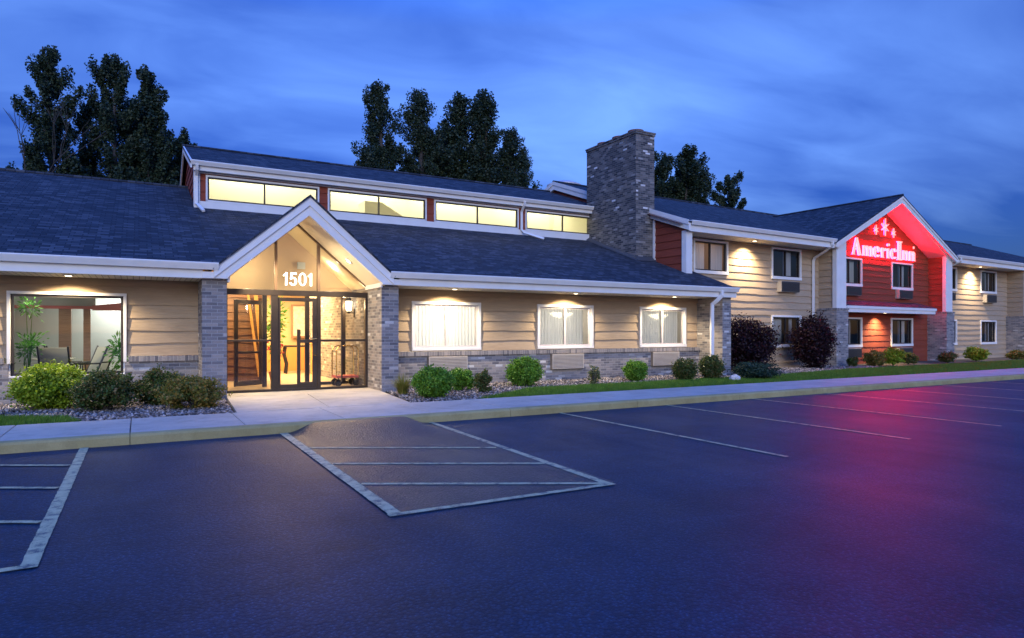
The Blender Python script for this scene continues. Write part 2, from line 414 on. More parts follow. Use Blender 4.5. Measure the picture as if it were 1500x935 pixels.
rs = random.Random(5)
def wavef(seed):
    r = random.Random(seed); ph = [(r.uniform(0, 6.3), r.uniform(1.2, 2.2), r.uniform(.3, 1)), (r.uniform(0, 6.3), r.uniform(3, 5), r.uniform(.3, .8)), (r.uniform(0, 6.3), r.uniform(7, 11), r.uniform(.1, .35))]
    return lambda x: sum(a * math.sin(f * x + p) for p, f, a in ph)
def siding(mb, x0, x1, z0, z1, y, holes=(), e=.25, lip=.027, wavy=.010, seed=1, top=None, step=.11):
    k = 0; zb = z0
    while zb < z1 - .01:
        zt = min(zb + e, z1); wf = wavef(seed * 97 + k); wf2 = wavef(seed * 97 + k + 1)
        xs = sorted({x0, x1} | {h[j] for h in holes for j in (0, 1) if x0 < h[j] < x1})
        for a, b in zip(xs, xs[1:]):
            segs = [(zb, zt)]
            for h in holes:
                if h[0] <= a + 1e-6 and h[1] >= b - 1e-6:
                    new = []
                    for s0, s1 in segs:
                        if h[3] <= s0 or h[2] >= s1: new.append((s0, s1)); continue
                        if h[2] > s0: new.append((s0, h[2]))
                        if h[3] < s1: new.append((h[3], s1))
                    segs = new
            for s0, s1 in segs:
                n = max(1, int((b - a) / step)); i0 = len(mb.v)
                for j in range(n + 1):
                    x = a + (b - a) * j / n
                    lo = s0 + (wavy * wf(x) if s0 == zb and k > 0 else 0); hi = s1 + (.03 if s1 == zt and zt < z1 else 0)
                    if top: lo = min(lo, top(x)); hi = min(hi, top(x))
                    yl = y - lip * (1 - (lo - zb) / e); yh = y - lip * max(0, (1 - (hi - zb) / e)) + (.004 if hi > zt else 0)
                    mb.v += [(x, y + .01, lo), (x, yl, lo), (x, yh, hi)]
                for j in range(n):
                    q = i0 + 3 * j
                    mb.f += [(q, q + 3, q + 4, q + 1), (q + 1, q + 4, q + 5, q + 2)]
        zb += e; k += 1
    return mb
def plain(mb, x0, x1, z0, z1, y, holes=(), depth=.12):
    xs = sorted({x0, x1} | {h[j] for h in holes for j in (0, 1) if x0 < h[j] < x1})
    zs = sorted({z0, z1} | {h[j] for h in holes for j in (2, 3) if z0 < h[j] < z1})
    for a, b in zip(xs, xs[1:]):
        for c, d in zip(zs, zs[1:]):
            if any(h[0] <= a + 1e-6 and h[1] >= b - 1e-6 and h[2] <= c + 1e-6 and h[3] >= d - 1e-6 for h in holes): continue
            mb.quad((a, y, c), (b, y, c), (b, y, d), (a, y, d))
    for h in holes:
        a, b, c, d = max(h[0], x0), min(h[1], x1), max(h[2], z0), min(h[3], z1)
        if a >= b or c >= d: continue
        mb.quad((a, y, c), (a, y, d), (a, y + depth, d), (a, y + depth, c)); mb.quad((b, y, d), (b, y, c), (b, y + depth, c), (b, y + depth, d))
        mb.quad((a, y, d), (b, y, d), (b, y + depth, d), (a, y + depth, d)); mb.quad((b, y, c), (a, y, c), (a, y + depth, c), (b, y + depth, c))
    # top ledge
    mb.quad((x0, y, z1), (x1, y, z1), (x1, y + depth, z1), (x0, y + depth, z1))
    return mb
# ================================================================== ground
ASPH_Y = 9.72
def sheet(name, pts, z, m, th=.0):
    mb = MB(); mb.quad(*[(x, y, z) for x, y in pts]); o = mb.build(name, m); return tag(o, kind='structure')
sheet('ground', [(-500, -500), (500, -500), (500, 500), (-500, 500)], -.03, 'earth')
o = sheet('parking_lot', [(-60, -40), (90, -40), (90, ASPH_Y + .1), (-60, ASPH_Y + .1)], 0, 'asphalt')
# older coarse asphalt inside the hatched bay, with the ramp up to the walk
mb = MB(); xs = np.linspace(1.80, 3.98, 30); ys = np.linspace(4.98, ASPH_Y, 40)
for i, x in enumerate(xs):
    for j, y in enumerate(ys):
        t = max(0, min(1, (y - 8.35) / (ASPH_Y - 8.35))); t = t * t * (3 - 2 * t)
        sx = max(0, min(1, min(x - 1.85, 3.96 - x) / .42)); sx = sx * sx * (3 - 2 * sx)
        mb.v.append((x, y, .005 + .128 * t * sx))
for i in range(29):
    for j in range(39): mb.f.append((i * 40 + j, (i + 1) * 40 + j, (i + 1) * 40 + j + 1, i * 40 + j + 1))
tag(mb.build('asphalt_ramp', 'asphalt_old', smooth=True), kind='structure')
# painted lines
def strip(x0, y0, x1, y1, wd, z=.009):
    d = Vector((x1 - x0, y1 - y0, 0)).normalized(); nrm = Vector((-d.y, d.x, 0)) * wd / 2; m = MB(); n = max(2, int(math.hypot(x1 - x0, y1 - y0) / .05))
    r = random.Random(int(x0 * 71 + y0 * 13)); i0 = 0
    for k in range(n + 1):
        p = Vector((x0, y0, z)).lerp(Vector((x1, y1, z)), k / n)
        m.v += [tuple(p + nrm * (1 + r.uniform(-.07, .07))), tuple(p - nrm * (1 + r.uniform(-.07, .07)))]
    for k in range(n): m.f.append((2 * k, 2 * k + 1, 2 * k + 3, 2 * k + 2))
    tag(m.build('parking_line', 'line_paint'), kind='structure')
for x in (6.5, 9.0, 11.45, 13.95, 16.35, 18.8, 21.25, 23.7): strip(x, ASPH_Y - .02, x, 5.0, .07)
strip(-.59, ASPH_Y, -.59, 4.95, .095); strip(1.78, 9.68, 1.76, 4.97, .105, .013); strip(4.04, ASPH_Y - .02, 3.87, 4.95, .085)
strip(1.70, 4.95, 3.92, 4.93, .075, .0095); strip(-3.2, 4.97, -.54, 4.97, .075, .0095)
for yb in (8.31, 7.19, 6.10): strip(1.83, yb, 3.86, yb - 1.13, .07, .0105)
for yb in (9.55, 8.5, 7.33, 6.08): strip(-3.2, yb + 2.6 * .57, -.65, yb, .065, .0105) if yb < 9 else None
# walk: slabs with open joints
mb = MB(); joints = [-14.1 + 1.4 * k for k in range(46)]
for a, b in zip(joints, joints[1:]): mb.box(a + .005, b - .005, 9.86, 11.44, .02, .14)
tag(mb.build('sidewalk', 'concrete', bevel=.012), kind='structure')
mb = MB(); mb.quad((-15, 9.8, .09), (50, 9.8, .09), (50, 11.5, .09), (-15, 11.5, .09)); tag(mb.build('walk_base', 'soil'), kind='structure')
mb = MB(); 
for k in range(22):
    a = -14.1 + 2.8 * k
    mb.prism([(9.72, -.02), (9.72, .10), (9.735, .128), (9.76, .138), (9.853, .139), (9.853, -.02)], 'x', a + .004, a + 2.796)
tag(mb.build('kerb', 'kerb_paint'), kind='structure')
# entry slab
mb = MB()
for a, b in ((0, .5), (.5, 1)):
    xl0, xl1 = 1.38 + .14 * a, 1.38 + .14 * b; xr0, xr1 = 4.36 + .29 * a, 4.36 + .29 * b
    xl0 = 1.38 if a == 0 else 1.45; xl1 = 1.45 if a == 0 else 1.52; y0 = 11.45 + 2.7 * a; y1 = 11.45 + 2.7 * b - .01
    xm0 = (xl0 + xr0) / 2; xm1 = (xl1 + xr1) / 2
    mb.slab([(xl0, y0, .143), (xm0 - .005, y0, .143), (xm1 - .005, y1, .143), (xl1, y1, .143)], .1); mb.slab([(xm0 + .005, y0, .143), (xr0, y0, .143), (xr1, y1, .143), (xm1 + .005, y1, .143)], .1)
mb.box(1.53, 4.66, 14.15, 15.2, .04, .144)
tag(mb.build('entry_slab', 'concrete', bevel=.006), kind='structure')
mb = MB(); mb.quad((-15, 11.44, .10), (50, 11.44, .10), (50, 17.6, .10), (-15, 17.6, .10)); tag(mb.build('planting_soil', 'soil'), kind='structure')
mb = MB(); mb.box(-12, 15.2, 15.25, 24, .02, .15); tag(mb.build('lobby_floor', 'floor_tile'), kind='structure')

def inpoly(P, x, y):
    c = np.zeros(len(x), bool); n = len(P)
    for i in range(n):
        x0, y0 = P[i]; x1, y1 = P[(i + 1) % n]
        k = ((y0 > y) != (y1 > y)); c ^= k & (x < (x1 - x0) * (y - y0) / ((y1 - y0) if y1 != y0 else 1e-9) + x0)
    return c
rng = np.random.default_rng(7)
def scatter(P, n):
    xs = [p[0] for p in P]; ys = [p[1] for p in P]
    x = rng.uniform(min(xs), max(xs), n * 3); y = rng.uniform(min(ys), max(ys), n * 3)
    k = inpoly(P, x, y); return x[k][:n], y[k][:n]
LAWN_R = [(5.75, 11.46), (7.3, 12.6), (7.9, 13.05), (11, 13.1), (14.3, 13.15), (17, 13.3), (21.5, 14.1), (28.5, 14.3), (36, 14.7), (46, 15), (46, 11.46)]
LAWN_L = [(-.72, 11.46), (-.98, 12.25), (-1.9, 12.75), (-7, 12.9), (-7, 11.46)]
for P in (LAWN_R, LAWN_L):
    mb = MB(); mb.quad(*[(x, y, .118) for x, y in P]); tag(mb.build('lawn', 'earth'), kind='structure')
def grass(P, dens, hmul=1.0):
    xs = [p[0] for p in P]; ys = [p[1] for p in P]; A = (max(xs) - min(xs)) * (max(ys) - min(ys))
    x, y = scatter(P, int(A * dens)); far = np.sqrt(x * x + y * y)
    keep = rng.uniform(0, 1, len(x)) < np.clip(16 / far, .3, 1) ** 1.6; x, y, far = x[keep], y[keep], far[keep]
    n = len(x); h = rng.uniform(.045, .085, n) * hmul; wd = .004 * np.clip(far / 13, 1, 3); a = rng.uniform(0, 2 * np.pi, n)
    ln = rng.uniform(0, .045, n); b = rng.uniform(0, 2 * np.pi, n)
    v = np.zeros((n, 3, 3)); v[:, 0] = np.stack([x + np.cos(a) * wd, y + np.sin(a) * wd, np.full(n, .115)], 1)
    v[:, 1] = np.stack([x - np.cos(a) * wd, y - np.sin(a) * wd, np.full(n, .115)], 1)
    v[:, 2] = np.stack([x + np.cos(b) * ln, y + np.sin(b) * ln, .115 + h], 1)
    return v.reshape(-1, 3), np.arange(3 * n).reshape(-1, 3)
v1, f1 = grass(LAWN_R, 2600); v2, f2 = grass(LAWN_L, 3000)
tag(np_obj('lawn_grass', np.concatenate([v1, v2]), np.concatenate([f1, f2 + len(v1)]), 'grass_blade'), 'short mown green grass between the walk and the planting beds', 'grass', kind='stuff')
# gravel beds
BED_R = [(4.42, 11.5), (5.75, 11.5), (7.3, 12.62), (7.9, 13.08), (11, 13.13), (14.3, 13.18), (17, 13.3), (21.5, 14.1), (24, 14.2), (24, 16.2), (15.5, 15.5), (15.5, 14.9), (5.1, 14.9), (4.72, 13.9)]
BED_L = [(1.32, 11.5), (1.46, 13.9), (1.05, 14.9), (-4.5, 14.9), (-4.5, 12.9), (-1.9, 12.78), (-1.0, 12.28), (-.74, 11.5)]
def stones(P, n):
    x, y = scatter(P, n); n = len(x); far = np.sqrt(x * x + y * y)
    t = (1 + 5 ** .5) / 2
    oc = np.array([(1, 0, 0), (-1, 0, 0), (0, 1, 0), (0, -1, 0), (0, 0, 1), (0, 0, -1)], float)
    of = np.array([(0, 2, 4), (2, 1, 4), (1, 3, 4), (3, 0, 4), (2, 0, 5), (1, 2, 5), (3, 1, 5), (0, 3, 5)])
    s = rng.uniform(.018, .042, n)[:, None, None] * rng.uniform(.65, 1.3, (n, 6, 3)); a = rng.uniform(0, 6.28, n)
    v = oc[None] * s; v[:, :, 2] *= .65
    c, d = np.cos(a)[:, None], np.sin(a)[:, None]
    vx = v[:, :, 0] * c - v[:, :, 1] * d; vy = v[:, :, 0] * d + v[:, :, 1] * c
    z = .115 + rng.uniform(0, .03, n)
    v = np.stack([vx + x[:, None], vy + y[:, None], v[:, :, 2] + z[:, None]], 2)
    return v.reshape(-1, 3), (of[None] + 6 * np.arange(n)[:, None, None]).reshape(-1, 3)
v1, f1 = stones(BED_R, 13000); v2, f2 = stones(BED_L, 9000)
tag(np_obj('gravel_bed', np.concatenate([v1, v2]), np.concatenate([f1, f2 + len(v1)]), 'stone_mix'), 'loose grey and pink river stones covering the planting beds', 'gravel', kind='stuff')

# ================================================================== hotel building
HOTEL = empty('hotel_building', (8, 15, 0), 'long hotel with grey brick, tan siding, dark shingle roofs and a two storey wing', 'hotel')
def part(mb, name, m, W=I4, parent=None, **k): return mb.build(name, m, parent or HOTEL, W, **k)
LIT = []
def lamp(name, kind, W, parent, energy, color, size=.05, spot=None, blend=.3, sx=None, sy=None):
    l = bpy.data.lights.new(name, kind); l.energy = energy; l.color = color
    if kind == 'SPOT': l.spot_size = R(spot); l.spot_blend = blend; l.shadow_soft_size = size
    elif kind == 'POINT': l.shadow_soft_size = size
    elif kind == 'AREA': l.shape = 'RECTANGLE'; l.size = sx; l.size_y = sy
    o = bpy.data.objects.new(name, l); link(o, W, parent); return o
_wm = {}
def window(x0, x1, z0, z1, y, W, curtain='closed', cm='curtain_white', sash='bronze', cas=.07, sillx=0, room='room_paint_dark', rd=1.4, glass='glass', mull=True, lit=None, bottom=None):
    """casing as the window's own mesh; sash, panes, curtain and the room behind as its pieces"""
    yo = y
    mb = MB(); bt = bottom or cas
    mb.box(x0, x0 + cas, y - .06, y + .10, z0 + bt, z1 - cas).box(x1 - cas, x1, y - .06, y + .10, z0 + bt, z1 - cas)
    mb.box(x0, x1, y - .062, y + .10, z1 - cas, z1).box(x0 - sillx, x1 + sillx, y - .075, y + .10, z0, z0 + bt)
    w = part(mb, 'window', 'white_trim', W, bevel=.006)
    a, b, c, d = x0 + cas, x1 - cas, z0 + bt, z1 - cas; s = .045
    mb = MB(); mb.box(a, a + s, y + .0, y + .07, c, d).box(b - s, b, y + .0, y + .07, c, d).box(a + s, b - s, y + .0, y + .07, c, c + s).box(a + s, b - s, y + .0, y + .07, d - s, d)
    if mull: mb.box((a + b) / 2 - .03, (a + b) / 2 + .03, y + .005, y + .06, c + s, d - s)
    mb.build('sash', sash, w, W)
    mb = MB(); mb.quad((a + s, y + .035, c + s), (b - s, y + .035, c + s), (b - s, y + .035, d - s), (a + s, y + .035, d - s)); mb.build('pane', glass, w, W)
    spans = {'closed': [(0, 1)], 'part': [(0, .93)], 'right': [(.52, .80)], 'leftdark': [(0, .5)], 'sides': [(0, .22), (.8, 1)], 'none': []}[curtain] if isinstance(curtain, str) else curtain
    for q0, q1 in spans:
        mb = MB(); xa, xb = a + (b - a) * q0, a + (b - a) * q1; n = max(4, int((xb - xa) / .022)); i0 = 0
        for k in range(n + 1):
            x = xa + (xb - xa) * k / n; yy = y + .15 + .018 * math.sin(k * 2 * math.pi / 4.2) + .006 * math.sin(k * 1.7)
            mb.v += [(x, yy, c), (x, yy, d)]
        for k in range(n): mb.f.append((2 * k, 2 * k + 2, 2 * k + 3, 2 * k + 1))
        mb.build('curtain', cm, w, W, smooth=True)
    mb = MB(); p, q = y + .11, y + rd; A, B, Cc, D = x0 - .2, x1 + .2, z0 - .4, z1 + .15
    mb.quad((A, q, Cc), (B, q, Cc), (B, q, D), (A, q, D)).quad((A, p, Cc), (A, q, Cc), (A, q, D), (A, p, D)).quad((B, p, Cc), (B, p, D), (B, q, D), (B, q, Cc)).quad((A, p, Cc), (B, p, Cc), (B, q, Cc), (A, q, Cc)).quad((A, p, D), (A, q, D), (B, q, D), (B, p, D))
    mb.build('room_wall', room, w, W)
    if lit: lamp('room_lamp', 'POINT', W @ Matrix.Translation(((x0 + x1) / 2, y + rd * .6, z0 + (z1 - z0) * .75)), w, lit[0], lit[1], .1)
    return w
def cuthole(x0, x1, z0, z1, c=.03): return (x0 + c, x1 - c, z0 + c, z1 - c)

# ---- ground floor walls
YW = 15.0; ZS = 2.48
BIG = (-2.1, -.21, .58, 2.2)
MW = [(5.73, 7.60), (9.30, 11.16), (12.86, 14.71)]; MZ = (.985, 2.19)
mwh = [cuthole(a, b, *MZ) for a, b in MW]
part(siding(MB(), -9, 1.1, .97, 1.98, YW, [cuthole(*BIG)], seed=3), 'siding', 'siding_tan'); part(siding(MB(), 5.0, 15.25, .97, 1.98, YW, mwh, seed=4), 'siding', 'siding_tan')
for x0, x1, hs in ((-9, 1.1, [cuthole(*BIG)]), (5.0, 15.25, mwh)):
    mb = siding(MB(), x0, x1, 1.98, 2.36, YW, hs, e=.38, lip=.03, wavy=.006, seed=9); mb.box(x0, x1, YW - .045, YW + .02, 2.345, ZS); part(mb, 'frieze_board', 'frieze_tan')
YB = 14.9
mb = plain(MB(), -9, 1.1, .05, .86, YB, [cuthole(*BIG)])
ACX = [(6.02, 7.12), (9.60, 10.66), (13.10, 14.12)]
part(mb, 'brick_wainscot', 'brick'); part(plain(MB(), 5.0, 15.25, .05, .86, YB, []), 'brick_wainscot', 'brick')
for a, b in ((-9, -2.13), (-.18, 1.1), (5.0, 15.25)): part(MB().box(a, b, YB - .045, YW + .02, .86, .965), 'soldier_course', 'brick_soldier')
# windows, ground floor
for (a, b), cur in zip(MW, ([(0, 1)], [(0, .90)], [(0, .94)])):
    window(a, b, MZ[0], MZ[1], YW, I4, cur, 'curtain_white', room='room_paint', rd=2.2, sillx=.0, lit=((210 if a < 6 else (85 if a < 10 else 55)), (1, .94, .84)), sash='galvanised')
    window_ac = MB().box(a + .37, a + .37 + 1.05, YB - .10, YB + .02, .43, .845)
    o = part(window_ac, 'vent_cover', 'grille_back', bevel=.006)
    mb = MB()
    mb.box(a + .375, a + .40, YB - .112, YB - .099, .435, .84).box(a + 1.39, a + 1.415, YB - .112, YB - .099, .435, .84).box(a + .40, a + 1.39, YB - .112, YB - .099, .80, .84)
    for k in range(10): mb.box(a + .40, a + 1.39, YB - .110, YB - .099, .445 + k * .036, .466 + k * .036)
    mb.build('louver', 'grille_tan', o)
# pillars
mb = MB().box(1.06, 1.50, 13.95, 15.3, .02, 2.475); part(mb, 'brick_pillar', 'brick')
mb = MB().box(4.64, 5.03, 13.95, 15.3, .02, 2.475); part(mb, 'brick_pillar', 'brick')
mb = MB().box(15.2, 15.56, 13.95, 16.2, .02, 2.475); part(mb, 'brick_pillar', 'brick')
# right of lobby back wall (inside of recess end)
# ---- soffits, fascia, gutters
for a, b in ((-9, 1.5), (4.6, 15.6)): part(MB().box(a, b, 13.86, 15.0, ZS, ZS + .03), 'soffit', 'soffit_panel')
part(MB().box(-9, 1.06, 13.80, 13.855, ZS - .01, 2.70), 'fascia', 'white_trim', bevel=.004); part(MB().box(5.0, 15.6, 13.80, 13.855, ZS - .01, 2.70).box(15.6, 15.63, 13.80, 15.4, 2.48, 2.66), 'fascia', 'white_trim', bevel=.004)
def gutter(x0, x1, y, z, W=I4, droop=0, drop=.135, dep=.12):
    prof = [(y, z), (y - dep, z), (y - dep - .006, z - .02), (y - dep + .004, z - .045), (y - dep + .03, z - drop * .75), (y - dep + .045, z - drop), (y, z - drop)]
    part(MB().prism(prof, 'x', x0, x1), 'gutter', 'white_trim', W)
gutter(-9, 1.33, 13.79, 2.77); gutter(4.77, 15.63, 13.79, 2.765)
SL = .36
def lowz(y): return 2.765 + SL * (y - 13.8)
GA = 3.05; GZ = 4.24; GS = .862
def roofpoly(P, zf, th, name, mode='roof', W=I4):
    mb = MB(); mb.slab([(x, y, zf(x, y)) for x, y in P], th); return part(mb, name, 'shingle', W, uv=mode)
yv = 13.8 + (GZ - 2.765) / SL
roofpoly([(-9, 13.70), (1.29, 13.70), (1.36, 13.86), (GA, yv), (4.74, 13.86), (4.81, 13.70), (15.64, 13.70), (15.64, 19.5), (1.30, 19.5), (1.30, 22.35), (-9, 22.35)], lambda x, y: lowz(y), .05, 'roof')
roofpoly([(-9, 22.35), (1.3, 22.35), (1.3, 32), (-9, 32)], lambda x, y: lowz(22.35) - .4 * (y - 22.35), .05, 'roof')
part(MB().tube([(-9, 22.35, lowz(22.35) + .005), (1.3, 22.35, lowz(22.35) + .005)], .06, 6), 'ridge_cap', 'shingle')
# ---- entry gable
def gz(x): return GZ - GS * abs(x - GA)
for s in (-1, 1):
    P = [(GA, 13.70), (GA, 18.2), (GA + s * 1.82, 18.2), (GA + s * 1.82, 13.70)]
    roofpoly(P, lambda x, y: gz(x) + .02, .045, 'roof', 'roofx')
    # sloped plaster ceiling of the porch and vestibule
    mb = MB(); P = [(GA, 13.84), (GA, 16.3), (GA + s * 1.62, 16.3), (GA + s * 1.62, 13.84)]
    mb.slab([(x, y, gz(x) - .36) for x, y in P], .03); part(mb, 'gable_ceiling', 'porch_cream')
# rake boards: outer band and recessed inner band
def rake(name, off0, off1, y0, y1, foot):
    mb = MB(); xo = 1.80
    for s in (-1, 1):
        a0, a1 = GZ - off0, GZ - off1
        mb.prism([(GA, a0), (GA + s * xo, a0 - GS * xo), (GA + s * xo, max(a1 - GS * xo, foot)), (GA + s * min(xo, (a1 - foot) / GS), max(foot, a1 - GS * xo)), (GA, a1)], 'y', y0, y1)
    return part(mb, name, 'white_trim', bevel=.004)
rake('rake_board', .0, .20, 13.735, 13.86, 2.475); rake('rake_board', .19, .40, 13.775, 13.87, 2.475)
part(MB().box(1.05, 1.50, 13.776, 13.93, 2.475, 2.60).box(1.50, 1.55, 13.87, 15.0, 2.42, 2.60), 'fascia', 'white_trim', bevel=.004); part(MB().box(4.60, 5.04, 13.776, 13.93, 2.475, 2.60).box(4.59, 4.64, 13.87, 15.0, 2.42, 2.60), 'fascia', 'white_trim', bevel=.004)
# vestibule end wall (plaster gable) and its transom
mb = MB(); mb.quad((1.2, 16.3, 2.48), (4.9, 16.3, 2.48), (4.9, 16.3, gz(4.9) - .2), (GA, 16.3, GZ - .3), (1.2, 16.3, gz(1.2) - .2)); mb.box(1.2, 4.9, 16.28, 16.34, 2.42, 2.50)
part(mb, 'vestibule_wall', 'interior_cream')
mb = MB().box(4.64, 4.9, 15.32, 21, .1, 2.62); part(mb, 'vestibule_wall', 'brick')
mb = MB().box(1.3, 1.56, 15.32, 16.3, .1, 2.62); part(mb, 'vestibule_wall', 'interior_cream')
# ---- storefront
Y0 = 15.0
mb = MB()
def bar(x0, x1, z0, z1, y0=Y0 - .05, y1=Y0 + .06): mb.box(x0, x1, y0, y1, z0, z1)
bar(1.56, 4.64, .15, .20); bar(1.56, 1.62, .20, 2.24); bar(4.58, 4.64, .20, 2.24)
bar(1.56, 4.64, 2.24, 2.36, Y0 - .055, Y0 + .065)
bar(2.50, 2.64, .20, 2.24); bar(3.49, 3.56, .20, 2.24); bar(1.62, 2.50, 1.235, 1.275); bar(3.56, 4.58, 1.225, 1.275)
bar(4.03, 4.06, .30, 2.24, Y0 - .02, Y0 + .03)
part(mb, 'storefront_frame', 'bronze', bevel=.004)
SF = [o for o in bpy.data.objects if o.name.startswith('storefront_frame')][0]
mb = MB(); bar(2.57, 2.625, 2.36, gz(2.6) - .42); bar(3.49, 3.545, 2.36, gz(3.5) - .42)
for s in (-1, 1):
    mb.prism([(GA, GZ - .375), (GA + s * 1.60, GZ - .375 - GS * 1.60), (GA + s * 1.60, GZ - .435 - GS * 1.60), (GA, GZ - .435)], 'y', Y0 - .04, Y0 + .04)
mb.build('transom_frame', 'bronze_light', SF, I4)
mb = MB()
for a, b, c, d in ((1.62, 2.50, .2, 1.235), (1.62, 2.5, 1.275, 2.24), (3.56, 4.03, .2, 1.225), (4.06, 4.58, .2, 1.225), (3.56, 4.03, 1.275, 2.24), (4.06, 4.58, 1.275, 2.24)):
    mb.quad((a, Y0, c), (b, Y0, c), (b, Y0, d), (a, Y0, d))
for xs in ((1.62, 2.57), (2.625, 3.05, 3.49), (3.545, 4.58)):
    mb.quad(*([(xs[0], Y0, 2.36), (xs[-1], Y0, 2.36)] + [(x, Y0, gz(x) - .43) for x in reversed(xs)]))
mb.build('pane', 'glass', SF, I4)
# door (stile frame, mid panel rail, pull)
mb = MB(); D0, D1 = 2.645, 3.485
mb.box(D0, D0 + .05, Y0 - .03, Y0 + .03, .16, 2.2).box(D1 - .10, D1, Y0 - .03, Y0 + .03, .16, 2.2).box(D0 + .05, D1 - .10, Y0 - .03, Y0 + .03, .16, .29).box(D0 + .05, D1 - .10, Y0 - .03, Y0 + .03, 2.12, 2.2)
mb.box(3.05, D1 - .10, Y0 - .028, Y0 + .028, 1.20, 1.27).box(3.05, 3.12, Y0 - .027, Y0 + .027, .29, 1.50).box(3.12, D1 - .1, Y0 - .027, Y0 + .027, .29, .325)
DR = part(mb, 'entrance_door', 'bronze', bevel=.004)
mb = MB().quad((D0 + .05, Y0, .29), (D1 - .10, Y0, .29), (D1 - .10, Y0, 2.12), (D0 + .05, Y0, 2.12)); mb.build('pane', 'glass', DR, I4)
mb = MB().tube([(3.32, Y0 - .03, 1.29), (3.32, Y0 - .07, 1.29), (3.46, Y0 - .07, 1.29), (3.46, Y0 - .03, 1.29)], .012, 8); mb.build('handle', 'brass', DR, I4); MB().lathe([(0, 0), (.022, .005), (.022, .03), (0, .04)], (3.435, Y0 - .05, .90), 10).build('lock', 'brass', DR, I4)
# house number on the transom glass
def digit(ch):
    mb = MB(); P = lambda pts: mb.prism(pts, 'y', 0, .012)
    if ch == '1': P([(.16, 0), (.30, 0), (.30, 1.0), (.19, 1.0), (.16, .90), (.02, .82), (.02, .70), (.16, .74)]); return mb, .42
    if ch == '0': ring(mb, .29, .5, .28, .51, .125, .11, 0, 360, 28, 0, .012); return mb, .66
    P([(.08, .47), (.21, .52), (.235, .86), (.52, .86), (.52, 1.0), (.12, 1.0)]); ring(mb, .28, .32, .275, .335, .12, .125, -160, 140, 26, 0, .012); return mb, .66
def ring(mb, cx, cz, rx, rz, tx, tz, a0=0, a1=360, n=20, y0=0, y1=.05):
    pts = []
    for k in range(n + 1):
        a = R(a0 + (a1 - a0) * k / n); pts.append((cx + rx * math.cos(a), cz + rz * math.sin(a), cx + (rx - tx * abs(math.cos(a)) - .25 * tx) * math.cos(a), cz + (rz - tz) * math.sin(a)))
    for p, q in zip(pts, pts[1:]): mb.prism([(p[0], p[1]), (q[0], q[1]), (q[2], q[3]), (p[2], p[3])], 'y', y0, y1)
num = MB(); xo = 0
for c_ in '1501':
    g_, ad = digit(c_); n0 = len(num.v); num.v += [(2.745 + (xo + p[0]) * .305, Y0 - .03 + p[1], 2.47 + p[2] * .285) for p in g_.v]; num.f += [tuple(n0 + i for i in f) for f in g_.f]; xo += ad
num.build('house_number', 'number_white', SF, I4)
# ---- inner doorway of the vestibule
YI = 16.3
mb = MB()
for a, b in ((1.6, 1.68), (2.52, 2.62), (3.50, 3.60), (4.40, 4.48)): mb.box(a, b, YI - .04, YI + .04, .15, 2.42)
mb.box(1.6, 4.64, YI - .045, YI + .045, 2.36, 2.43).box(3.6, 4.64, YI - .04, YI + .04, .15, .22)
part(mb, 'inner_frame', 'bronze', bevel=.004)
mb = MB(); Wd = Matrix.Translation((1.92, YI + .07, 0)) @ Matrix.Rotation(R(34), 4, 'Z')
mb.box(0, .09, -.025, .025, .17, 2.2).box(.74, .83, -.025, .025, .17, 2.2).box(.09, .74, -.025, .025, .17, .29).box(.09, .74, -.025, .025, 2.1, 2.2).box(.09, .74, -.022, .022, .93, .98)
d2 = part(mb, 'inner_door', 'bronze', Wd, bevel=.004)
mb = MB().quad((.09, 0, .29), (.74, 0, .29), (.74, 0, 2.1), (.09, 0, 2.1)); mb.build('pane', 'glass', d2, Wd)
mb = MB().box(3.31, 3.49, 16.22, 16.28, 2.96, 3.12)
for k in range(5): mb.box(3.325, 3.475, 16.212, 16.221, 2.975 + k * .028, 2.988 + k * .028)
part(mb, 'wall_grille', 'interior_white')
# ---- lobby
mb = MB(); mb.quad((-9, 22.6, .1), (9, 22.6, .1), (9, 22.6, 2.9), (-9, 22.6, 2.9)).quad((4.9, 17.35, .1), (9, 17.35, .1), (9, 17.35, 2.9), (4.9, 17.35, 2.9)).quad((8.9, 16, .1), (8.9, 22.6, .1), (8.9, 22.6, 2.9), (8.9, 16, 2.9))
mb.quad((.4, 15.05, .1), (.4, 22.6, .1), (.4, 22.6, 2.9), (.4, 15.05, 2.9))
part(mb, 'lobby_wall', 'interior_cream')
mb = MB(); mb.box(.42, 9, 16.35, 22.6, 2.86, 2.9); part(mb, 'lobby_ceiling', 'interior_cream')
mb = MB(); mb.box(3.2, 8.9, 22.5, 22.58, .15, 1.0); part(mb, 'lobby_paneling', 'interior_orange')
mb = siding(MB(), .45, 2.98, .15, 2.85, 18.6, [], e=.2, lip=.04, wavy=.024, seed=21); part(mb, 'log_wall', 'siding_dark_wood')
mb = MB().box(4.55, 6.4, 19.6, 20.4, .15, 1.08).box(4.5, 6.45, 19.55, 20.45, 1.08, 1.12); part(mb, 'reception_desk', 'timber')
WARM = (1, .64, .29)
lamp('lobby_lamp', 'AREA', Matrix.Translation((3.6, 19.8, 2.8)), HOTEL, 850, WARM, sx=3, sy=3)
lamp('lobby_lamp', 'AREA', Matrix.Translation((2.0, 17.4, 2.8)), HOTEL, 130, WARM, sx=1, sy=1)
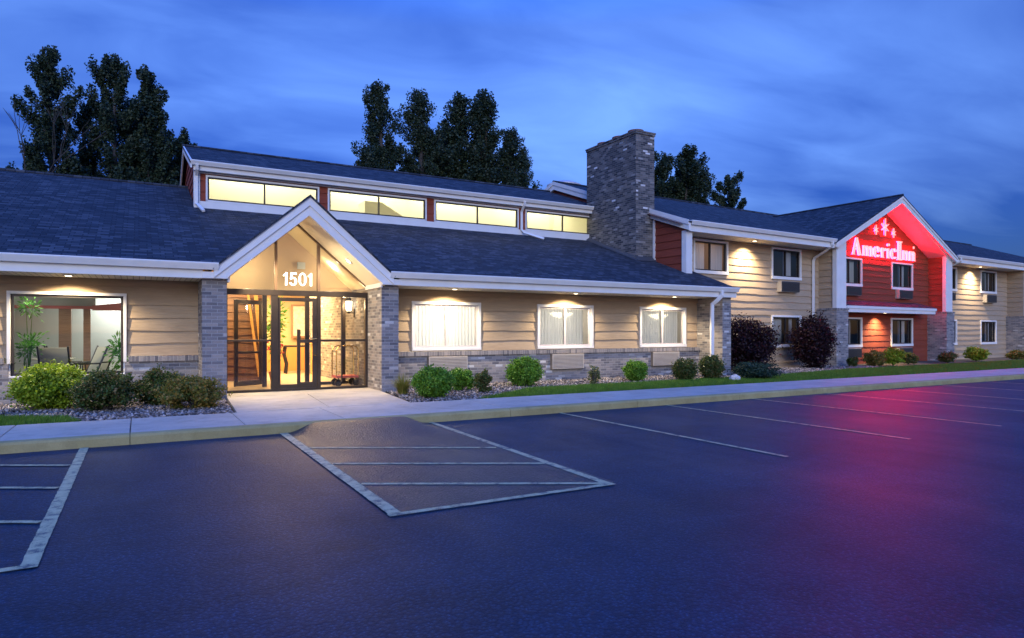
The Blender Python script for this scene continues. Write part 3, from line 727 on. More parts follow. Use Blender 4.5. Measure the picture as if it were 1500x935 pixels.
# ---- clerestory
YC = 19.4; CZ0, CZ1 = 4.97, 5.66
CW = [(1.56, 4.56), (4.81, 7.91), (8.17, 11.28), (11.55, 14.66)]
ch = [(a + .03, b - .03, CZ0 + .02, CZ1 - .02) for a, b in CW]
mb = siding(MB(), 1.30, 15.2, 4.6, 5.9, YC, ch, e=.3, lip=.02, wavy=.0, seed=31); part(mb, 'clerestory_siding', 'siding_red')
mb = MB().box(1.34, 15.2, YC - .05, YC + .01, 4.70, 4.945).box(1.34, 15.2, YC - .06, YC + .01, 5.69, 5.86).box(1.27, 1.42, YC - .055, YC + .01, 4.6, 5.86).box(1.27, 1.32, YC, YC + .16, 4.6, 5.9)
part(mb, 'clerestory_trim', 'white_trim', bevel=.004)
for a, b in CW:
    mb = MB(); mb.box(a, b, YC - .055, YC + .05, CZ1 - .05, CZ1).box(a, a + .045, YC - .055, YC + .05, CZ0, CZ1 - .05).box(b - .045, b, YC - .055, YC + .05, CZ0, CZ1 - .05).box(a, b, YC - .055, YC + .05, CZ0 - .025, CZ0 + .02)
    w = part(mb, 'clerestory_window', 'white_trim')
    mb = MB(); s = .04; A, B, C_, D_ = a + .045, b - .045, CZ0 + .02, CZ1 - .05
    mb.box(A, B, YC - .03, YC + .03, D_ - s, D_).box(A, B, YC - .03, YC + .03, C_, C_ + s).box(A, A + s, YC - .03, YC + .03, C_ + s, D_ - s).box(B - s, B, YC - .03, YC + .03, C_ + s, D_ - s).box((A + B) / 2 - .02, (A + B) / 2 + .02, YC - .03, YC + .03, C_ + s, D_ - s)
    mb.build('sash', 'bronze', w, I4)
    MB().quad((A + s, YC, C_ + s), (B - s, YC, C_ + s), (B - s, YC, D_ - s), (A + s, YC, D_ - s)).build('pane', 'glass', w, I4)
# clerestory hall: inner walls and ceiling, lit from its ledge
def cz(y): return 5.97 + SL * (y - 19.2)
mb = MB(); mb.quad((1.4, 22.4, 4.5), (14.7, 22.4, 4.5), (14.7, 22.4, 7.1), (1.4, 22.4, 7.1)); mb.quad((1.4, 19.47, cz(19.47) - .15), (14.7, 19.47, cz(19.47) - .15), (14.7, 22.4, cz(22.4) - .15), (1.4, 22.4, cz(22.4) - .15))
mb.quad((1.4, 19.47, 4.5), (1.4, 22.4, 4.5), (1.4, 22.4, 7.1), (1.4, 19.47, 6.0)); mb.quad((14.7, 19.47, 4.5), (14.7, 22.4, 4.5), (14.7, 22.4, 7.1), (14.7, 19.47, 6.0)); mb.quad((1.4, 19.47, 4.5), (14.7, 19.47, 4.5), (14.7, 22.4, 4.5), (1.4, 22.4, 4.5))
mb.prism([(6.6, 4.5), (8.4, 4.5), (8.4, 5.2), (7.2, 5.85), (6.6, 5.85)], 'y', 21.6, 22.3)  # added block, shaped to give the lit back wall a soft diagonal
part(mb, 'clerestory_hall', 'interior_yellow')
for x in (3.2, 6.6, 9.9, 13.2):
    lamp('cove_lamp', 'AREA', Matrix.Translation((x, 21.9, 6.72)) @ Matrix.Rotation(R(18), 4, 'X'), HOTEL, 52, (1, .95, .74), sx=2.9, sy=.3)
roofpoly([(1.16, 19.08), (15.6, 19.08), (15.6, 22.5), (1.16, 22.5)], lambda x, y: cz(y) + .0, .05, 'roof')
roofpoly([(1.16, 22.5), (15.6, 22.5), (15.6, 27), (1.16, 27)], lambda x, y: cz(22.5) - .5 * (y - 22.5), .05, 'roof')
part(MB().tube([(1.16, 22.5, cz(22.5) + .01), (15.4, 22.5, cz(22.5) + .01)], .05, 6), 'ridge_cap', 'shingle')
mb = MB().box(1.25, 15.2, 19.17, 19.22, 5.72, 5.93).box(1.25, 15.2, 19.2, YC - .05, 5.74, 5.77); part(mb, 'fascia', 'white_trim', bevel=.004)
gutter(1.18, 15.2, 19.17, 5.965, drop=.12)
mb = MB().prism([(19.10, 5.97), (22.5, cz(22.5)), (27, cz(22.5) - 2.25), (27, cz(22.5) - 2.45), (22.5, cz(22.5) - .2), (19.10, 5.76)], 'x', 1.17, 1.21); part(mb, 'rake_board', 'white_trim')
mb = siding(MB(), -27, -YC, 3.2, 7.2, 0, [], e=.25, lip=.02, wavy=.0, seed=33, top=lambda x: (cz(-x) if -x < 22.5 else cz(22.5) - .5 * (-x - 22.5)) - .05)
part(mb, 'clerestory_siding', 'siding_red', west(1.33, 0) )
# ---- chimney
mb = MB().box(14.25, 15.05, 16.77, 19.5, 3.5, 8.0)
CH = part(mb, 'chimney', 'brick_chimney')
mb = MB().box(14.225, 15.075, 16.745, 19.525, 8.0, 8.07).box(14.21, 15.09, 16.73, 19.54, 8.07, 8.11); mb.build('cap', 'brick_chimney', CH, I4)
for y in (17.25, 18.1, 18.95):
    MB().lathe([(.24, 0), (.25, .07), (.27, .08), (.27, .14), (.22, .14), (.21, .04)], (14.65, y, 8.11), 20).build('flue', 'clay', CH, I4)
mb = MB(); mb.quad((14.2, 16.6, lowz(16.6) + .012), (15.1, 16.6, lowz(16.6) + .012), (15.1, 16.76, lowz(16.77) + .11), (14.2, 16.76, lowz(16.77) + .11))
mb.quad((14.10, 16.6, lowz(16.6) + .012), (14.2, 16.6, lowz(16.6) + .012), (14.245, 16.76, lowz(16.76) + .11), (14.245, 19.4, lowz(19.4) + .11), (14.10, 19.4, lowz(19.4) + .012)); mb.build('flashing', 'lead', CH, I4)
# ---- downspouts
def spout(path, W=I4, rect=(.038, .03)): part(MB().tube(path, 0, rect=rect), 'downspout', 'white_trim', W, bevel=.005)
spout([(1.33, 19.08, 5.86), (1.33, 19.12, 5.74), (1.33, 19.30, 5.6), (1.33, 19.30, 4.86), (1.36, 19.16, 4.80), (1.45, 18.65, lowz(18.65) + .06)])
spout([(11.37, 19.08, 5.86), (11.37, 19.12, 5.74), (11.37, 19.31, 5.55), (11.37, 19.31, 4.93), (11.42, 19.2, 4.82), (11.9, 18.72, lowz(18.72) + .05)])
spout([(14.93, 13.72, 2.66), (14.93, 13.72, 2.52), (14.80, 13.80, 2.36), (14.72, 13.90, 2.26), (14.72, 13.91, 2.0), (14.72, 13.91, .3)], rect=(.05, .038))
# ================================================================== two storey wing (own axis, 2.8 degrees off)
VW = .75; E0 = -.15
def wz(v): return 4.95 + SL * (v - E0)
VR = 6.95
BA, BZ, BS = 12.66, 7.13, .478
vv = (BZ - 4.95) / SL + E0
roofpoly([(-.14, -.24), (7.80, -.24), (7.98, -.1), (BA, vv), (17.34, -.1), (17.5, -.24), (36, -.24), (36, VR), (-.14, VR)], lambda x, y: wz(y), .05, 'roof', 'roof', WING)
roofpoly([(-.14, VR), (36, VR), (36, 14.5), (-.14, 14.5)], lambda x, y: wz(VR) - SL * (y - VR), .05, 'roof', 'roof', WING)
part(MB().tube([(-.14, VR, wz(VR) + .01), (36, VR, wz(VR) + .01)], .06, 6), 'ridge_cap', 'shingle', WING)
def bz(u): return BZ - BS * abs(u - BA)
for s in (-1, 1):
    roofpoly([(BA, -.24), (BA, 6.4), (BA + s * 4.85, 6.4), (BA + s * 4.85, -.24)], lambda x, y: bz(x) + .02, .045, 'roof', 'roofx', WING)
    mb = MB(); mb.slab([(x, y, bz(x) - .27) for x, y in ((BA, -.08), (BA, VW + .1), (BA + s * 4.5, VW + .1), (BA + s * 4.5, -.08))], .03); part(mb, 'gable_soffit', 'white_trim', WING)
part(MB().tube([(BA, -.24, BZ + .03), (BA, 6.0, BZ + .03)], .05, 6), 'ridge_cap', 'shingle', WING)
mb = MB()
for s in (-1, 1):
    xo = 4.80; mb.prism([(BA, BZ), (BA + s * xo, BZ - BS * xo), (BA + s * xo, BZ - BS * xo - .16), (BA + s * xo * .97, BZ - BS * xo - .18), (BA, BZ - .32)], 'y', -.20, -.07)
    mb.prism([(BA, BZ + .0), (BA + s * xo, BZ - BS * xo), (BA + s * xo, BZ - BS * xo - .10), (BA, BZ - .12)], 'y', -.235, -.201)
part(mb, 'rake_board', 'white_trim', WING, bevel=.004)
# eaves
ZE = 4.63
for a, b in ((.06, 8.25), (17.3, 36)): part(MB().box(a, b, E0 + .05, VW + .02, ZE, ZE + .03), 'soffit', 'soffit_panel', WING)
for a, b in ((.0, 7.86), (17.45, 36)): part(MB().box(a, b, E0, E0 + .05, ZE - .01, 4.90), 'fascia', 'white_trim', WING, bevel=.004)
gutter(.0, 7.85, E0 - .005, 4.955, WING); gutter(17.42, 36, E0 - .005, 4.955, WING)
# fin wall at the west end
ft = lambda x: min(wz(-x), 2 * wz(VR) - wz(-x)) - .16
mb = siding(MB(), -2.2, 0, 2.4, 8, 0, [], e=.25, lip=.025, wavy=.006, seed=41, top=ft); siding(mb, -14, -2.2, 6.1, 8, 0, [], e=.25, lip=.025, wavy=.006, seed=42, top=ft)
part(mb, 'fin_siding', 'siding_red', west(.03, 0, WING))
mb = MB().box(-.02, .25, -.03, .0, 2.4, 4.64).box(-.02, .03, .0, .17, 2.4, 4.66); part(mb, 'corner_board', 'white_trim', WING, bevel=.004)
mb = MB().box(.05, .25, .0, VW, 2.4, 4.64); part(mb, 'fin_siding', 'siding_tan', WING)
mb = MB().box(-.02, .03, 1.37, 1.45, 2.4, wz(1.2) - .25); part(mb, 'corner_board', 'white_trim', WING)
mb = MB().prism([(-.22, 4.93), (VR, wz(VR)), (14.5, wz(-.5)), (14.5, wz(-.5) - .28), (VR, wz(VR) - .3), (-.22, 4.63)], 'x', -.12, -.03)
mb.prism([(-.23, 4.955), (VR, wz(VR) + .02), (14.5, wz(-.5) + .02), (14.5, wz(-.5) - .11), (VR, wz(VR) - .12), (-.23, 4.80)], 'x', -.15, -.121); part(mb, 'rake_board', 'white_trim', WING)
# tan walls with windows
WU = [(1.12, 2.86, 3.42, 4.58), (5.27, 7.06, 3.40, 4.58)]; WL = [(1.12, 2.86, .86, 2.05), (5.27, 7.06, .86, 2.06)]
WR_ = [(17.72, 19.5, 3.40, 4.56), (22.02, 23.80, 3.40, 4.56), (17.72, 19.5, .80, 2.03), (22.02, 23.80, .80, 2.03)]
hl = [cuthole(*h) for h in WU + WL]; hr = [cuthole(*h) for h in WR_]
part(siding(MB(), .25, 8.25, .05, ZE, VW, hl, seed=51), 'siding', 'siding_tan', WING); part(siding(MB(), 17.3, 25.2, .05, ZE, VW, hr, seed=52), 'siding', 'siding_tan', WING)
window(*WU[0], VW, WING, [(0, .42), (.56, 1)], 'curtain_grey', bottom=.11, lit=(16.0, (1, .52, .18)), room='room_paint')
window(*WU[1], VW, WING, [(.52, .80)], 'curtain_grey', bottom=.11)
window(*WL[0], VW, WING, [(.0, .4)], 'curtain_grey', bottom=.11)
window(*WL[1], VW, WING, [(.0, .48), (.74, .84)], 'curtain_grey', bottom=.11)
for h in WR_: window(*h, VW, WING, [(.50, .80)], 'curtain_grey', bottom=.11)
def aircon(x0, x1, z0, z1, y, W, sleeve=True):
    mb = MB().box(x0, x1, y - .20, y, z0, z1); o = part(mb, 'air_conditioner', 'grille_tan', W, bevel=.008)
    mb = MB().box(x0 + .012, x1 - .012, y - .215, y - .201, z0 + .012, z1 - .012)
    for k in range(9): mb.box(x0 + .02, x1 - .02, y - .23, y - .2155, z0 + .045 + k * (z1 - z0 - .09) / 9, z0 + .06 + k * (z1 - z0 - .09) / 9)
    mb.build('grille', 'grille_dark', o, W)
for u in (5.62, 22.30): aircon(u, u + 1.1, 2.93, 3.33, VW, WING)
aircon(17.9, 19.0, 2.93, 3.33, VW, WING)
# bay: posts, brick piers, red walls
part(MB().box(8.22, 8.81, -.03, .0, 2.36, 4.95).box(8.19, 8.22, -.03, .14, 2.36, 4.80).box(8.81, 8.84, -.03, .12, 2.36, 4.95), 'corner_board', 'white_trim', WING, bevel=.004); part(MB().box(16.79, 17.37, -.03, .0, 2.36, 4.95).box(16.76, 16.79, -.03, .12, 2.36, 4.9), 'corner_board', 'white_trim', WING, bevel=.004)
part(siding(MB(), -.75, 0, 2.36, 4.8, 0, [], e=.25, lip=.025, seed=61), 'siding', 'siding_tan', west(8.24, 0, WING))
part(siding(MB(), -.75, 0, 2.36, 5.2, 0, [], e=.25, lip=.025, seed=62), 'siding', 'siding_red', west(16.81, 0, WING))
part(siding(MB(), 0, .75, 2.36, 4.8, 0, [], e=.25, lip=.025, seed=63), 'siding', 'siding_tan', east(17.35, 0, WING))
part(siding(MB(), 0, .75, 2.36, 5.0, 0, [], e=.25, lip=.025, seed=64), 'siding', 'siding_red', east(8.79, 0, WING))
for a, b in ((8.10, 8.90), (16.72, 17.45)):
    p = part(MB().box(a, b, -.08, VW + .02, .02, 2.29), 'brick_pier', 'brick', WING)
    MB().box(a - .02, b + .02, -.10, VW, 2.29, 2.355).build('coping', 'brick_soldier', p, WING)
BU = [(9.48, 11.25, 3.32, 4.50), (13.57, 15.36, 3.30, 4.50)]; BL = [(9.48, 11.25, .80, 2.04), (13.53, 15.36, .80, 2.05)]
mb = siding(MB(), 8.8, 16.8, .05, 7.0, VW, [cuthole(*h) for h in BU + BL], seed=71, top=lambda x: bz(x) - .2); part(mb, 'siding', 'siding_red', WING)
window(*BU[0], VW, WING, [(.45, .85)], 'curtain_white', bottom=.11); window(*BU[1], VW, WING, [(.5, .80)], 'curtain_grey', bottom=.11)
window(*BL[0], VW, WING, [(.35, .72)], 'curtain_grey', bottom=.11); window(*BL[1], VW, WING, [(.5, .82)], 'curtain_grey', bottom=.11)
for a, z in ((9.83, 2.93), (13.92, 2.90), (9.83, .38), (13.92, .36)): aircon(a, a + 1.1, z, z + .38, VW, WING)
# pent roof over the bay's ground floor
AW = part(MB().prism([(-.06, 2.50), (VW, 2.74), (VW, 2.70), (-.06, 2.46)], 'x', 8.86, 15.82), 'pent_roof', 'shingle', WING, uv='roof')
mb = MB().box(8.86, 15.80, -.04, .02, 2.22, 2.455).box(15.74, 15.80, .02, VW, 2.22, 2.455).box(8.86, 15.84, -.075, -.04, 2.36, 2.47); mb.build('pent_fascia', 'white_trim', AW, WING, bevel=.004)
MB().box(8.86, 15.74, .02, VW, 2.235, 2.26).build('pent_soffit', 'soffit_panel', AW, WING)
# next bay, at the right edge of the view
part(siding(MB(), -.75, 0, 2.25, 4.7, 0, [], e=.25, lip=.025, seed=81), 'siding', 'siding_tan', west(25.15, 0, WING))
p = part(MB().box(25.0, 25.8, -.08, VW + .02, .02, 2.19), 'brick_pier', 'brick', WING); MB().box(24.98, 25.82, -.10, VW, 2.19, 2.25).build('coping', 'brick_soldier', p, WING)
mb = MB().box(25.15, 25.7, -.03, .0, 2.26, 4.8); part(mb, 'corner_board', 'white_trim', WING)
part(siding(MB(), 25.7, 36, .05, 4.63, VW, [], seed=82), 'siding', 'siding_red', WING)
# wing spouts
spout([(7.62, -.22, 4.85), (7.62, -.22, 4.72), (7.2, .40, 4.45), (7.12, .62, 4.30), (7.60, .70, 4.22), (7.60, .70, .2)][:2] + [(7.68, .1, 4.52), (7.80, .62, 4.32), (7.80, .68, 4.2), (7.80, .68, .2)], WING, (.05, .04))
spout([(17.75, -.22, 4.85), (17.75, -.22, 4.70), (17.62, .1, 4.52), (17.55, .60, 4.36), (17.55, .68, 4.25), (17.55, .68, .2)], WING, (.05, .04))
# dark mass inside so that no light leaks through the shells
MB().box(.35, 36, VW + 1.7, 14, .05, 4.5).build('light_block_core', 'room_paint_dark', HOTEL, WING)
MB().box(-9, -3.6, 15.2, 24, .16, 2.44).build('light_block_core', 'room_paint_dark', HOTEL, I4)

# ================================================================== lamps under the eaves
def downlight(W, label, energy, color, spot=150, blend=.25, tilt=0, group='recessed lamps under the eaves', lens='lens_warm'):
    t = bpy.data.objects.new('soffit_light', None); t.empty_display_size = .1; link(t, W); tag(t, label, 'soffit light', group)
    MB().lathe([(.062, -.012), (.095, -.012), (.095, .0), (.062, .0)], (0, 0, 0), 20, cap=False).build('trim_ring', 'white_trim', t, W)
    MB().lathe([(.0, -.014), (.05, -.013), (.062, -.006)], (0, 0, 0), 16, cap=False).build('lens', lens, t, W)
    if spot: lamp('lamp', 'SPOT', W @ Matrix.Translation((0, 0, -.03)) @ Matrix.Rotation(tilt, 4, 'X'), t, energy, color, .03, spot, blend)
    else: lamp('lamp', 'POINT', W @ Matrix.Translation((0, 0, -.10)), t, energy, color, .05)
    return t
WHT = (1, .80, .52)
for (x, y), lab in zip(((-1.12, 14.42), (6.62, 14.42), (10.20, 14.45), (13.75, 14.45)), ('lit recessed lamp in the eave above the large picture window', 'lit recessed lamp in the eave above the brightest curtained window', 'lit recessed lamp in the eave above the middle curtained window', 'lit recessed lamp in the eave above the curtained window by the downspout')):
    downlight(Matrix.Translation((x, y, ZS - .002)), lab, 300, WHT, 138, .5, tilt=R(11))
downlight(WING @ Matrix.Translation((3.72, .27, ZE - .002)), 'lit recessed lamp in the upper eave beside the wing\'s corner window', 760, WHT, 130, 1.0, tilt=R(9))
downlight(WING @ Matrix.Translation((20.9, .27, ZE - .002)), 'lit recessed lamp in the upper eave at the far right of the wing', 760, WHT, 130, 1.0, tilt=R(9))
downlight(WING @ Matrix.Translation((12.3, .32, 2.233)), 'lit recessed lamp under the pent roof below the red sign', 600, (1, .72, .38), 124, 1.0, tilt=R(9))
# porch and vestibule lamps in the sloped ceilings
for (x, y), lab, en in (((4.02, 14.35), 'lit lamp in the porch gable slope outside the entrance glass', 480), ((4.02, 15.72), 'lit lamp in the vestibule slope behind the entrance glass', 40), ((2.0, 15.6), 'lit lamp low in the vestibule slope by the blue brick pillar', 100), ((2.0, 14.4), 'added lamp low in the left porch slope that brightens the right slope', 900)):  # the left outer lamp is added to brighten the right slope
    s = 1 if x > GA else -1
    W = Matrix.Translation((x, y, gz(x) - .395)) @ Matrix.Rotation(s * math.atan(GS), 4, 'Y')
    t = downlight(W, lab, en * .36, (1, .80, .5), 140 if y < 15 else 0, .45, group='lamps in the entrance gable')

# ================================================================== sign
SIGN = bpy.data.objects.new('hotel_sign', None); link(SIGN, WING @ Matrix.Translation((10.36, VW - .16, 4.62))); tag(SIGN, 'red glowing serif letters and three stars on the red gable wall', 'sign')
SW = WM[SIGN]
def ring(mb, cx, cz, rx, rz, tx, tz, a0=0, a1=360, n=20, y0=0, y1=.05):
    pts = []
    for k in range(n + 1):
        a = R(a0 + (a1 - a0) * k / n); pts.append((cx + rx * math.cos(a), cz + rz * math.sin(a), cx + (rx - tx * abs(math.cos(a)) - .25 * tx) * math.cos(a), cz + (rz - tz) * math.sin(a)))
    for p, q in zip(pts, pts[1:]): mb.prism([(p[0], p[1]), (q[0], q[1]), (q[2], q[3]), (p[2], p[3])], 'y', y0, y1)
def glyph(ch, y0=0, y1=.05, g=0.0):
    """serif capital / lower-case shapes in units of cap height 1; returns mesh and advance"""
    mb = MB(); B = lambda x0, x1, z0, z1: mb.prism([(x0 - g, z0 - g), (x1 + g, z0 - g), (x1 + g, z1 + g), (x0 - g, z1 + g)], 'y', y0, y1)
    X = .60; T = .095; S = .028
    if ch == 'A':
        mb.prism([(.06 - g, 0), (.13 + g, 0), (.40 + g, .92), (.36 - g, 1.0)], 'y', y0, y1); mb.prism([(.36 - g, 1.02 + g), (.43 + g, 1.02 + g), (.74 + g, 0), (.56 - g, 0)], 'y', y0, y1)
        B(.2, .6, .30, .36); B(-.02, .22, 0, S); B(.48, .84, 0, S); return mb, .86
    if ch in 'mn':
        xs = [.06, .40] if ch == 'n' else [.06, .38, .70]
        for i, x in enumerate(xs):
            B(x, x + T, 0, X - (.0 if i == 0 else .10)); B(x - .04, x + T + .04, 0, S)
            if i:
                c = (xs[i - 1] + T + x + T) / 2 - .02; ring(mb, c, X - .20, (x + T - c) + g, .21 + g, .10 + g, .09 + g, 0, 165, 12, y0, y1)
        B(0, .1, X - S, X); return mb, xs[-1] + T + .10
    if ch == 'e':
        ring(mb, .28, .32, .28 + g, .335 + g, .12 + g, .06 + g, 0, 325, 24, y0, y1); B(.06, .52, .33, .385); return mb, .60
    if ch == 'c':
        ring(mb, .28, .32, .28 + g, .335 + g, .12 + g, .06 + g, 45, 320, 22, y0, y1); B(.40, .50, .44, .56); return mb, .56
    if ch == 'r':
        B(.06, .06 + T, 0, X); B(0, .06 + T + .07, 0, S); B(0, .1, X - S, X); ring(mb, .34, X - .17, .15 + g, .17 + g, .05 + g, .08 + g, 40, 170, 8, y0, y1); B(.36, .46, X - .17, X - .04); return mb, .48
    if ch == 'i':
        B(.06, .06 + T, 0, X); B(0, .06 + T + .06, 0, S); B(0, .1, X - S, X); mb.prism([(.13 + (.085 + g) * math.cos(a * .785), .83 + (.085 + g) * math.sin(a * .785)) for a in range(8)], 'y', y0, y1); return mb, .30
    if ch == 'I':
        B(.10, .31, -.04, 1.14); B(0, .41, -.04, .02); B(0, .41, 1.08, 1.14); return mb, .45
def star(cx, cz, r, y0, y1, g=0):
    mb = MB()
    for k in range(3):
        a = R(90 + 60 * k); d = (math.cos(a), math.sin(a)); n = (-d[1], d[0]); rr = (r if k == 0 else r * .80) + g; wd = r * .052 + g
        P = [(-1, .45), (-.45, .75), (0, 1.25), (.45, .75), (1, .45), (1, -.45), (.45, -.75), (0, -1.25), (-.45, -.75), (-1, -.45)]
        mb.prism([(cx + d[0] * rr * s + n[0] * wd * q, cz + d[1] * rr * s + n[1] * wd * q) for s, q in P], 'y', y0 + k * .0007, y1 + k * .0007)
    return mb
# advance widths -> total, fitted to the sign's real width
adv = [glyph(c)[1] for c in 'AmericInn']; tot = sum(adv) + .055 * 8; HC = .70; WX = 5.06 / tot
x = 0
for c, a in zip('AmericInn', adv):
    for nm, mt, y0, y1, g in (('letter', 'neon_face', 0, .05, 0), ('letter_glow', 'neon_red', .085, .088, -.012)):
        mb, _ = glyph(c, y0, y1, g); mb.v = [(x + p[0] * WX, p[1], p[2] * HC) for p in mb.v]
        if nm == 'letter': let = mb.build(nm, mt, SIGN, SW)
        else: mb.build(nm, mt, let, SW)
    x += (a + .055) * WX
for cx, czz, r in ((2.52, 1.32, .38), (1.80, 1.15, .21), (3.20, 1.12, .21)):
    s_ = star(cx, czz, r, 0, .05); so_ = s_.build('star', 'neon_face', SIGN, SW)
    star(cx, czz, r * .9, .085, .087, -.006).build('star_glow', 'neon_red', so_, SW)
mb = MB(); mb.prism([(4.86 + .06 * math.cos(a), .60 + .06 * math.sin(a)) for a in [k * math.pi / 4 for k in range(8)]], 'y', 0, .03); mb.build('registered_mark', 'neon_face', SIGN, SW)

# ================================================================== shrubs
def leaves(C, size, asp=.5, seed=0, flat=.0):
    r = np.random.default_rng(seed); n = len(C)
    a = r.normal(size=(n, 3)); a[:, 2] *= (1 - flat); a /= np.linalg.norm(a, axis=1, keepdims=True)
    b = np.cross(a, r.normal(size=(n, 3))); b /= np.linalg.norm(b, axis=1, keepdims=True)
    s = (size * r.uniform(.6, 1.35, n))[:, None]
    nrm = np.cross(a, b) * s * .25
    v = np.stack([C - a * s, C + b * s * asp + nrm, C + a * s, C - b * s * asp + nrm], 1).reshape(-1, 3)
    return v, np.arange(4 * n).reshape(-1, 4)
def lumps(n, seed, k=14):
    r = np.random.default_rng(seed); d = r.normal(size=(n, 3)); d /= np.linalg.norm(d, axis=1, keepdims=True)
    c = r.normal(size=(k, 3)); c /= np.linalg.norm(c, axis=1, keepdims=True); amp = r.uniform(.05, .22, k)
    f = 1 + (np.exp(-(1 - d @ c.T) * 9) * amp).sum(1) - .12
    return d, f, r
def shrub(name, x, y, w, h, m, label, n=3500, size=.032, z0=.12, asp=.5, seed=1, depth=None, inner=.55, wild=.0, cat='shrub', group='shrubs planted along the hotel front', rnd=False):
    t = empty(name, (x, y, z0), label, cat, group)
    r = np.random.default_rng(seed * 13 + 1); K = max(26, int(60 * w * (1 + h)))
    d = r.normal(size=(K, 3)); d /= np.linalg.norm(d, axis=1, keepdims=True)
    if rnd: K *= 2
    if rnd: d = r.normal(size=(K, 3)); d /= np.linalg.norm(d, axis=1, keepdims=True)
    cr = r.uniform(*((.68, .80) if rnd else (.45, .88)), K) * (1 + wild * r.uniform(-.1, .55, K)); cr[: K // 5] *= .45
    cs = r.uniform(.10, .19, K); pick = r.integers(0, K, n)
    P = d[pick] * cr[pick][:, None] + r.normal(size=(n, 3)) * cs[pick][:, None] * .8
    C = P * np.array([w / 2, (depth or w) / 2, h * .52]); C[:, 2] += h * .50
    C[:, 2] = np.where(C[:, 2] < .03, .03 + r.uniform(0, .10, n), C[:, 2])
    v, fc = leaves(C, size * .88, asp + .1, seed)
    np_obj('foliage', v, fc, m, t)
    mb = MB(); q = random.Random(seed)
    for k in range(7):
        a = q.uniform(0, 6.3); rr = q.uniform(.2, .6) * w / 2
        mb.tube([(0, 0, 0), (math.cos(a) * rr * .5, math.sin(a) * rr * .5, h * .3), (math.cos(a) * rr, math.sin(a) * rr, h * .75)], [.018, .012, .005], 5)
    mb.build('stem', 'bark', t)
    return t
shrub('shrub', -1.30, 13.62, 1.22, .80, 'leaf_lime', 'bright lime green rounded shrub below the large picture window', 14137, .030, rnd=True, seed=1)
shrub('shrub', -.48, 12.88, 1.04, .70, 'leaf_dark', 'dark reddish green shrub next to the lime green one', 13050, .026, seed=2)
shrub('shrub', .30, 13.42, .95, .66, 'leaf_dark', 'dark green shrub half hidden behind the orange tipped one', 10875, .026, seed=3)
shrub('shrub', .80, 12.48, 1.0, .54, 'leaf_orange', 'low orange tipped spreading shrub in front of the brick pillar', 11962, .028, seed=4, wild=.5)
shrub('shrub', 5.12, 12.18, .86, .64, 'leaf_green', 'large mid green shrub beside the tuft of grass', 11962, .028, rnd=True, seed=6)
shrub('shrub', 6.28, 13.3, .66, .52, 'leaf_green', 'green shrub just behind the large one beside the tuft', 6960, .028, seed=7)
shrub('shrub', 6.52, 12.72, .46, .48, 'leaf_dark', 'small upright dark shrub on gravel at the lawn\'s tip', 6090, .024, seed=8)
shrub('shrub', 8.12, 13.66, .92, .72, 'leaf_green', 'neatly rounded bright green shrub below the middle curtained window', 11962, .027, rnd=True, seed=9)
shrub('shrub', 9.82, 13.14, .40, .48, 'leaf_sparse', 'thin pale shrub with sparse leaves on the white gravel', 900, .026, seed=10, inner=.2)
shrub('shrub', 11.5, 13.56, .70, .57, 'leaf_green', 'small round bright green shrub left of the last vent cover', 8700, .026, rnd=True, seed=11)
shrub('shrub', 12.85, 13.12, .70, .62, 'leaf_dark', 'square dark green shrub with reddish tips right of the last vent cover', 8700, .025, rnd=True, seed=12)
shrub('shrub', 13.9, 13.15, .78, .68, 'leaf_dark', 'dark olive shrub at the foot of the white downspout', 8700, .026, rnd=True, seed=13)
shrub('shrub', 15.0, 12.55, 1.35, .50, 'leaf_spruce', 'low spreading blue green juniper before the purple shrubs', 9787, .028, seed=14)
shrub('shrub', 17.5, 15.0, 2.35, 1.78, 'leaf_purple', 'large dark purple shrub beside the lit tan siding', 19575, .045, seed=15, wild=.35, depth=1.5)
shrub('shrub', 21.3, 15.3, 1.85, 1.86, 'leaf_purple', 'large dark purple shrub against the brick pier', 18487, .045, seed=16, wild=.3, depth=1.4)
shrub('shrub', 23.25, 15.0, .50, .42, 'leaf_dark', 'tiny dark shrub by the lower air conditioner near the pier', 2610, .03, seed=17)
shrub('shrub', 24.6, 15.0, .84, .62, 'leaf_orange', 'golden green shrub left of the yellow green one under the sign', 6525, .032, seed=18)
shrub('shrub', 25.8, 15.0, .92, .68, 'leaf_lime', 'yellow green shrub below the lower window under the sign', 6525, .034, seed=19)
shrub('shrub', 27.4, 15.3, .75, .46, 'leaf_dark', 'low dark brownish shrub against the reddened brick pier', 3915, .034, seed=20)
shrub('shrub', 30.0, 15.1, .8, .52, 'leaf_dark', 'dark shrub just right of the reddened brick pier', 3915, .036, seed=21)
shrub('shrub', 33.2, 15.5, 1.05, .66, 'leaf_lime', 'pale green shrub below the far right windows', 5220, .042, seed=22)
shrub('shrub', 36.0, 15.1, .95, .46, 'leaf_orange', 'yellowish shrub cut by the right edge of the view', 3480, .042, seed=23)
